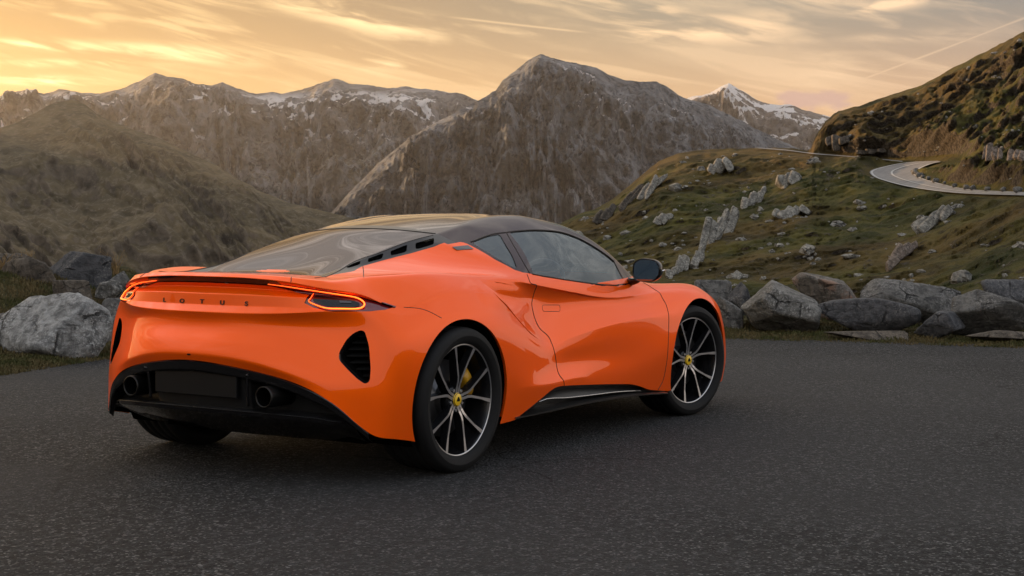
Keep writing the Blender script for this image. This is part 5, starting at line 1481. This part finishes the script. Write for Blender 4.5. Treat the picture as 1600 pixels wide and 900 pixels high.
# ------------------------------------------------------------------ sills, floor
sx = np.linspace(0, 1, 24)
def along(pts, y): 
    q = np.array([P(*p_, y=y) for p_ in pts]); s_ = spline(q, 6); d_ = np.r_[0, np.cumsum(np.linalg.norm(np.diff(s_, axis=0), axis=1))]; d_ /= d_[-1]
    return np.array([[np.interp(t, d_, s_[:, k]) for k in range(3)] for t in sx])
top = along([(806, 656), (813, 649), (846.5, 621), (873, 603), (920, 600), (972, 599), (1004, 604), (1044, 611)], -.905)
ridge = along([(806, 656), (845, 626), (885, 622), (925, 617.5), (965, 612.6), (1005, 611), (1044, 612)], -.885)
blade = along([(806, 653.5), (857, 643), (902, 633), (945, 625), (983, 619), (1015, 616), (1044, 614.5)], -.925)
V = []; F = []
for i in range(len(sx)):
    t_, g_, b_ = top[i], ridge[i], blade[i]
    z1 = max(g_[2], b_[2]+.006); z0 = max(t_[2]+.012, z1+.004)
    V += [(t_[0], -.885, z0), (t_[0], -.862, (z0+z1)/2), (g_[0], -.884, z1+.004), (g_[0], -.887, z1), (g_[0], -.868, (z1+b_[2])/2), (b_[0], -.885, b_[2]+.012), (b_[0], -.926, b_[2]+.003), (b_[0], -.926, b_[2]-.004), (b_[0], -.85, b_[2]-.012), (b_[0], -.6, b_[2]-.01)]
nr = 10
for i in range(len(sx)-1):
    for j in range(nr-1): F.append((i*nr+j, (i+1)*nr+j, (i+1)*nr+j+1, i*nr+j+1))
for o in both(lambda nm, p_: pydata(nm, p_, F, M['skirt'], car), V, 'side_skirt'): o.data.set_sharp_from_angle(angle=R(30))
both(tube, [(ridge[i][0], -.890, max(ridge[i][2], blade[i][2]+.006)+.002) for i in range(3, 19)], 'skirt_highlight', .0035, M['chrome'], car)  # metal tube stands in for the reflected highlight along the sill
box('underbody', -.35, 3.2, -.62, .62, .15, .19, M['void'], car)
box('subframe', -.50, -.3, -.45, .45, .20, .30, M['void'], car)

# ------------------------------------------------------------------ door mirror
def mirror_part(sy):
    mc = np.array((1.835, -.965, .908)); V = []; F = []
    secs = [(-.040, .94), (-.046, 1.0), (-.030, 1.03), (.0, 1.0), (.03, .86), (.055, .60), (.066, .25)]
    ol = rounded([(.088, -.030), (.070, -.062), (-.045, -.064), (-.092, -.028), (-.094, .030), (-.060, .060), (.03, .070), (.085, .045)], .035, 4)
    n_ = len(ol)
    for dx, s_ in secs:
        for y_, z_ in ol: V.append((mc[0]+dx+(-.06*(y_/.09)*(-1 if True else 1))*.18, mc[1]+y_*s_, mc[2]+z_*s_))
    for i in range(len(secs)-1):
        for k in range(n_): F.append((i*n_+k, i*n_+(k+1) % n_, (i+1)*n_+(k+1) % n_, (i+1)*n_+k))
    F.append(tuple((len(secs)-1)*n_+k for k in range(n_)))
    V = np.array(V)*[1, -sy, 1] if sy > 0 else np.array(V)
    h = pydata('door_mirror', V, F, M['gloss'], car)
    g = np.array([(mc[0]-.041+(.06*(y_/.09))*.18, mc[1]+y_*.93, mc[2]+z_*.93) for y_, z_ in ol])*[1, -sy if sy > 0 else 1, 1]
    pydata('mirror_glass', g, [tuple(range(n_))], M['mirror'], h, smooth=False)
    arm = np.array([(1.85, -.90, .862), (1.86, -.875, .848), (1.875, -.845, .842), (1.89, -.815, .838)])*[1, -sy if sy > 0 else 1, 1]
    tube('mirror_arm', arm, [.016, .018, .022, .026], M['gloss'], h, n=10)
    il = np.array([(1.80, -1.045, .905), (1.82, -1.062, .908), (1.85, -1.058, .912)])*[1, -sy if sy > 0 else 1, 1]
    tube('indicator', il, .005, M['chrome'], h)
mirror_part(-1); mirror_part(1)

# ------------------------------------------------------------------ cabin
cab = []
def seat(sy):
    V = []; F = []
    # side profile swept across the width with bolsters
    prof = [(1.60, .40), (1.30, .36), (1.16, .42), (1.05, .62), (.97, .82), (.93, .92), (.90, 1.00), (.86, 1.00), (.86, .85), (.98, .42), (1.15, .28), (1.6, .30)]
    wid = [.22, .22, .23, .23, .21, .13, .11, .11, .18, .22, .22, .22]
    n_ = len(prof)
    for t in (-1, -.75, 0, .75, 1):
        for (x_, z_), w_ in zip(prof, wid):
            bol = .04 if abs(t) == .75 else (-.02 if t == 0 else 0)
            V.append((x_+(bol if z_ > .5 else 0), sy*.36+t*w_, z_+(bol if z_ <= .5 else 0)))
    for i in range(4):
        for k in range(n_): F.append((i*n_+k, i*n_+(k+1) % n_, (i+1)*n_+(k+1) % n_, (i+1)*n_+k))
    F += [tuple(range(n_)), tuple(4*n_+k for k in range(n_))[::-1]]
    pydata('seat', V, F, M['seat'], car)
seat(-1); seat(1)
box('dashboard', 1.82, 2.25, -.66, .66, .55, .80, M['cabin'], car, .04)
box('dash_hood', 1.72, 1.95, -.50, -.20, .76, .84, M['cabin'], car, .03)
box('cabin_floor', .70, 2.3, -.70, .70, .2, .24, M['cabin'], car)
box('bulkhead', .66, .72, -.66, .66, .24, .98, M['cabin'], car)
th = np.linspace(0, 2*math.pi, 33)[:-1]
sw = [(1.62+.17*math.sin(t)*.38, -.36+.17*math.cos(t), .80+.17*math.sin(t)*.92) for t in th]
swo = tube('steering_wheel', sw, .013, M['seat'], car, closed=True, n=8)
tube('wheel_spoke', [(1.62, -.52, .80), (1.66, -.36, .79), (1.62, -.20, .80)], .012, M['seat'], swo)
tube('wheel_spoke', [(1.66, -.36, .79), (1.575, -.36, .645)], .012, M['seat'], swo)
hb.free()
# ------------------------------------------------------------------ haze
hz = bpy.data.meshes.new('haze'); hbm = bmesh.new(); bmesh.ops.create_cube(hbm, size=1)
for v in hbm.verts: v.co = Vector((v.co.x*18400+CAM[0], v.co.y*18400+CAM[1], -460 if v.co.z < 0 else 760))
hbm.to_mesh(hz); hbm.free()
ho = bpy.data.objects.new('haze', hz); COL.objects.link(ho); ho['kind'] = 'stuff'
haze_m = bpy.data.materials.new('haze_air'); haze_m.use_nodes = True; ht = haze_m.node_tree; ht.nodes.clear()
pv_ = ht.nodes.new('ShaderNodeVolumePrincipled'); pv_.inputs['Color'].default_value = (.94, .94, .95, 1); pv_.inputs['Density'].default_value = 2.0e-5; pv_.inputs['Anisotropy'].default_value = .6
out_ = ht.nodes.new('ShaderNodeOutputMaterial'); ht.links.new(pv_.outputs[0], out_.inputs['Volume'])
hz.materials.append(haze_m)
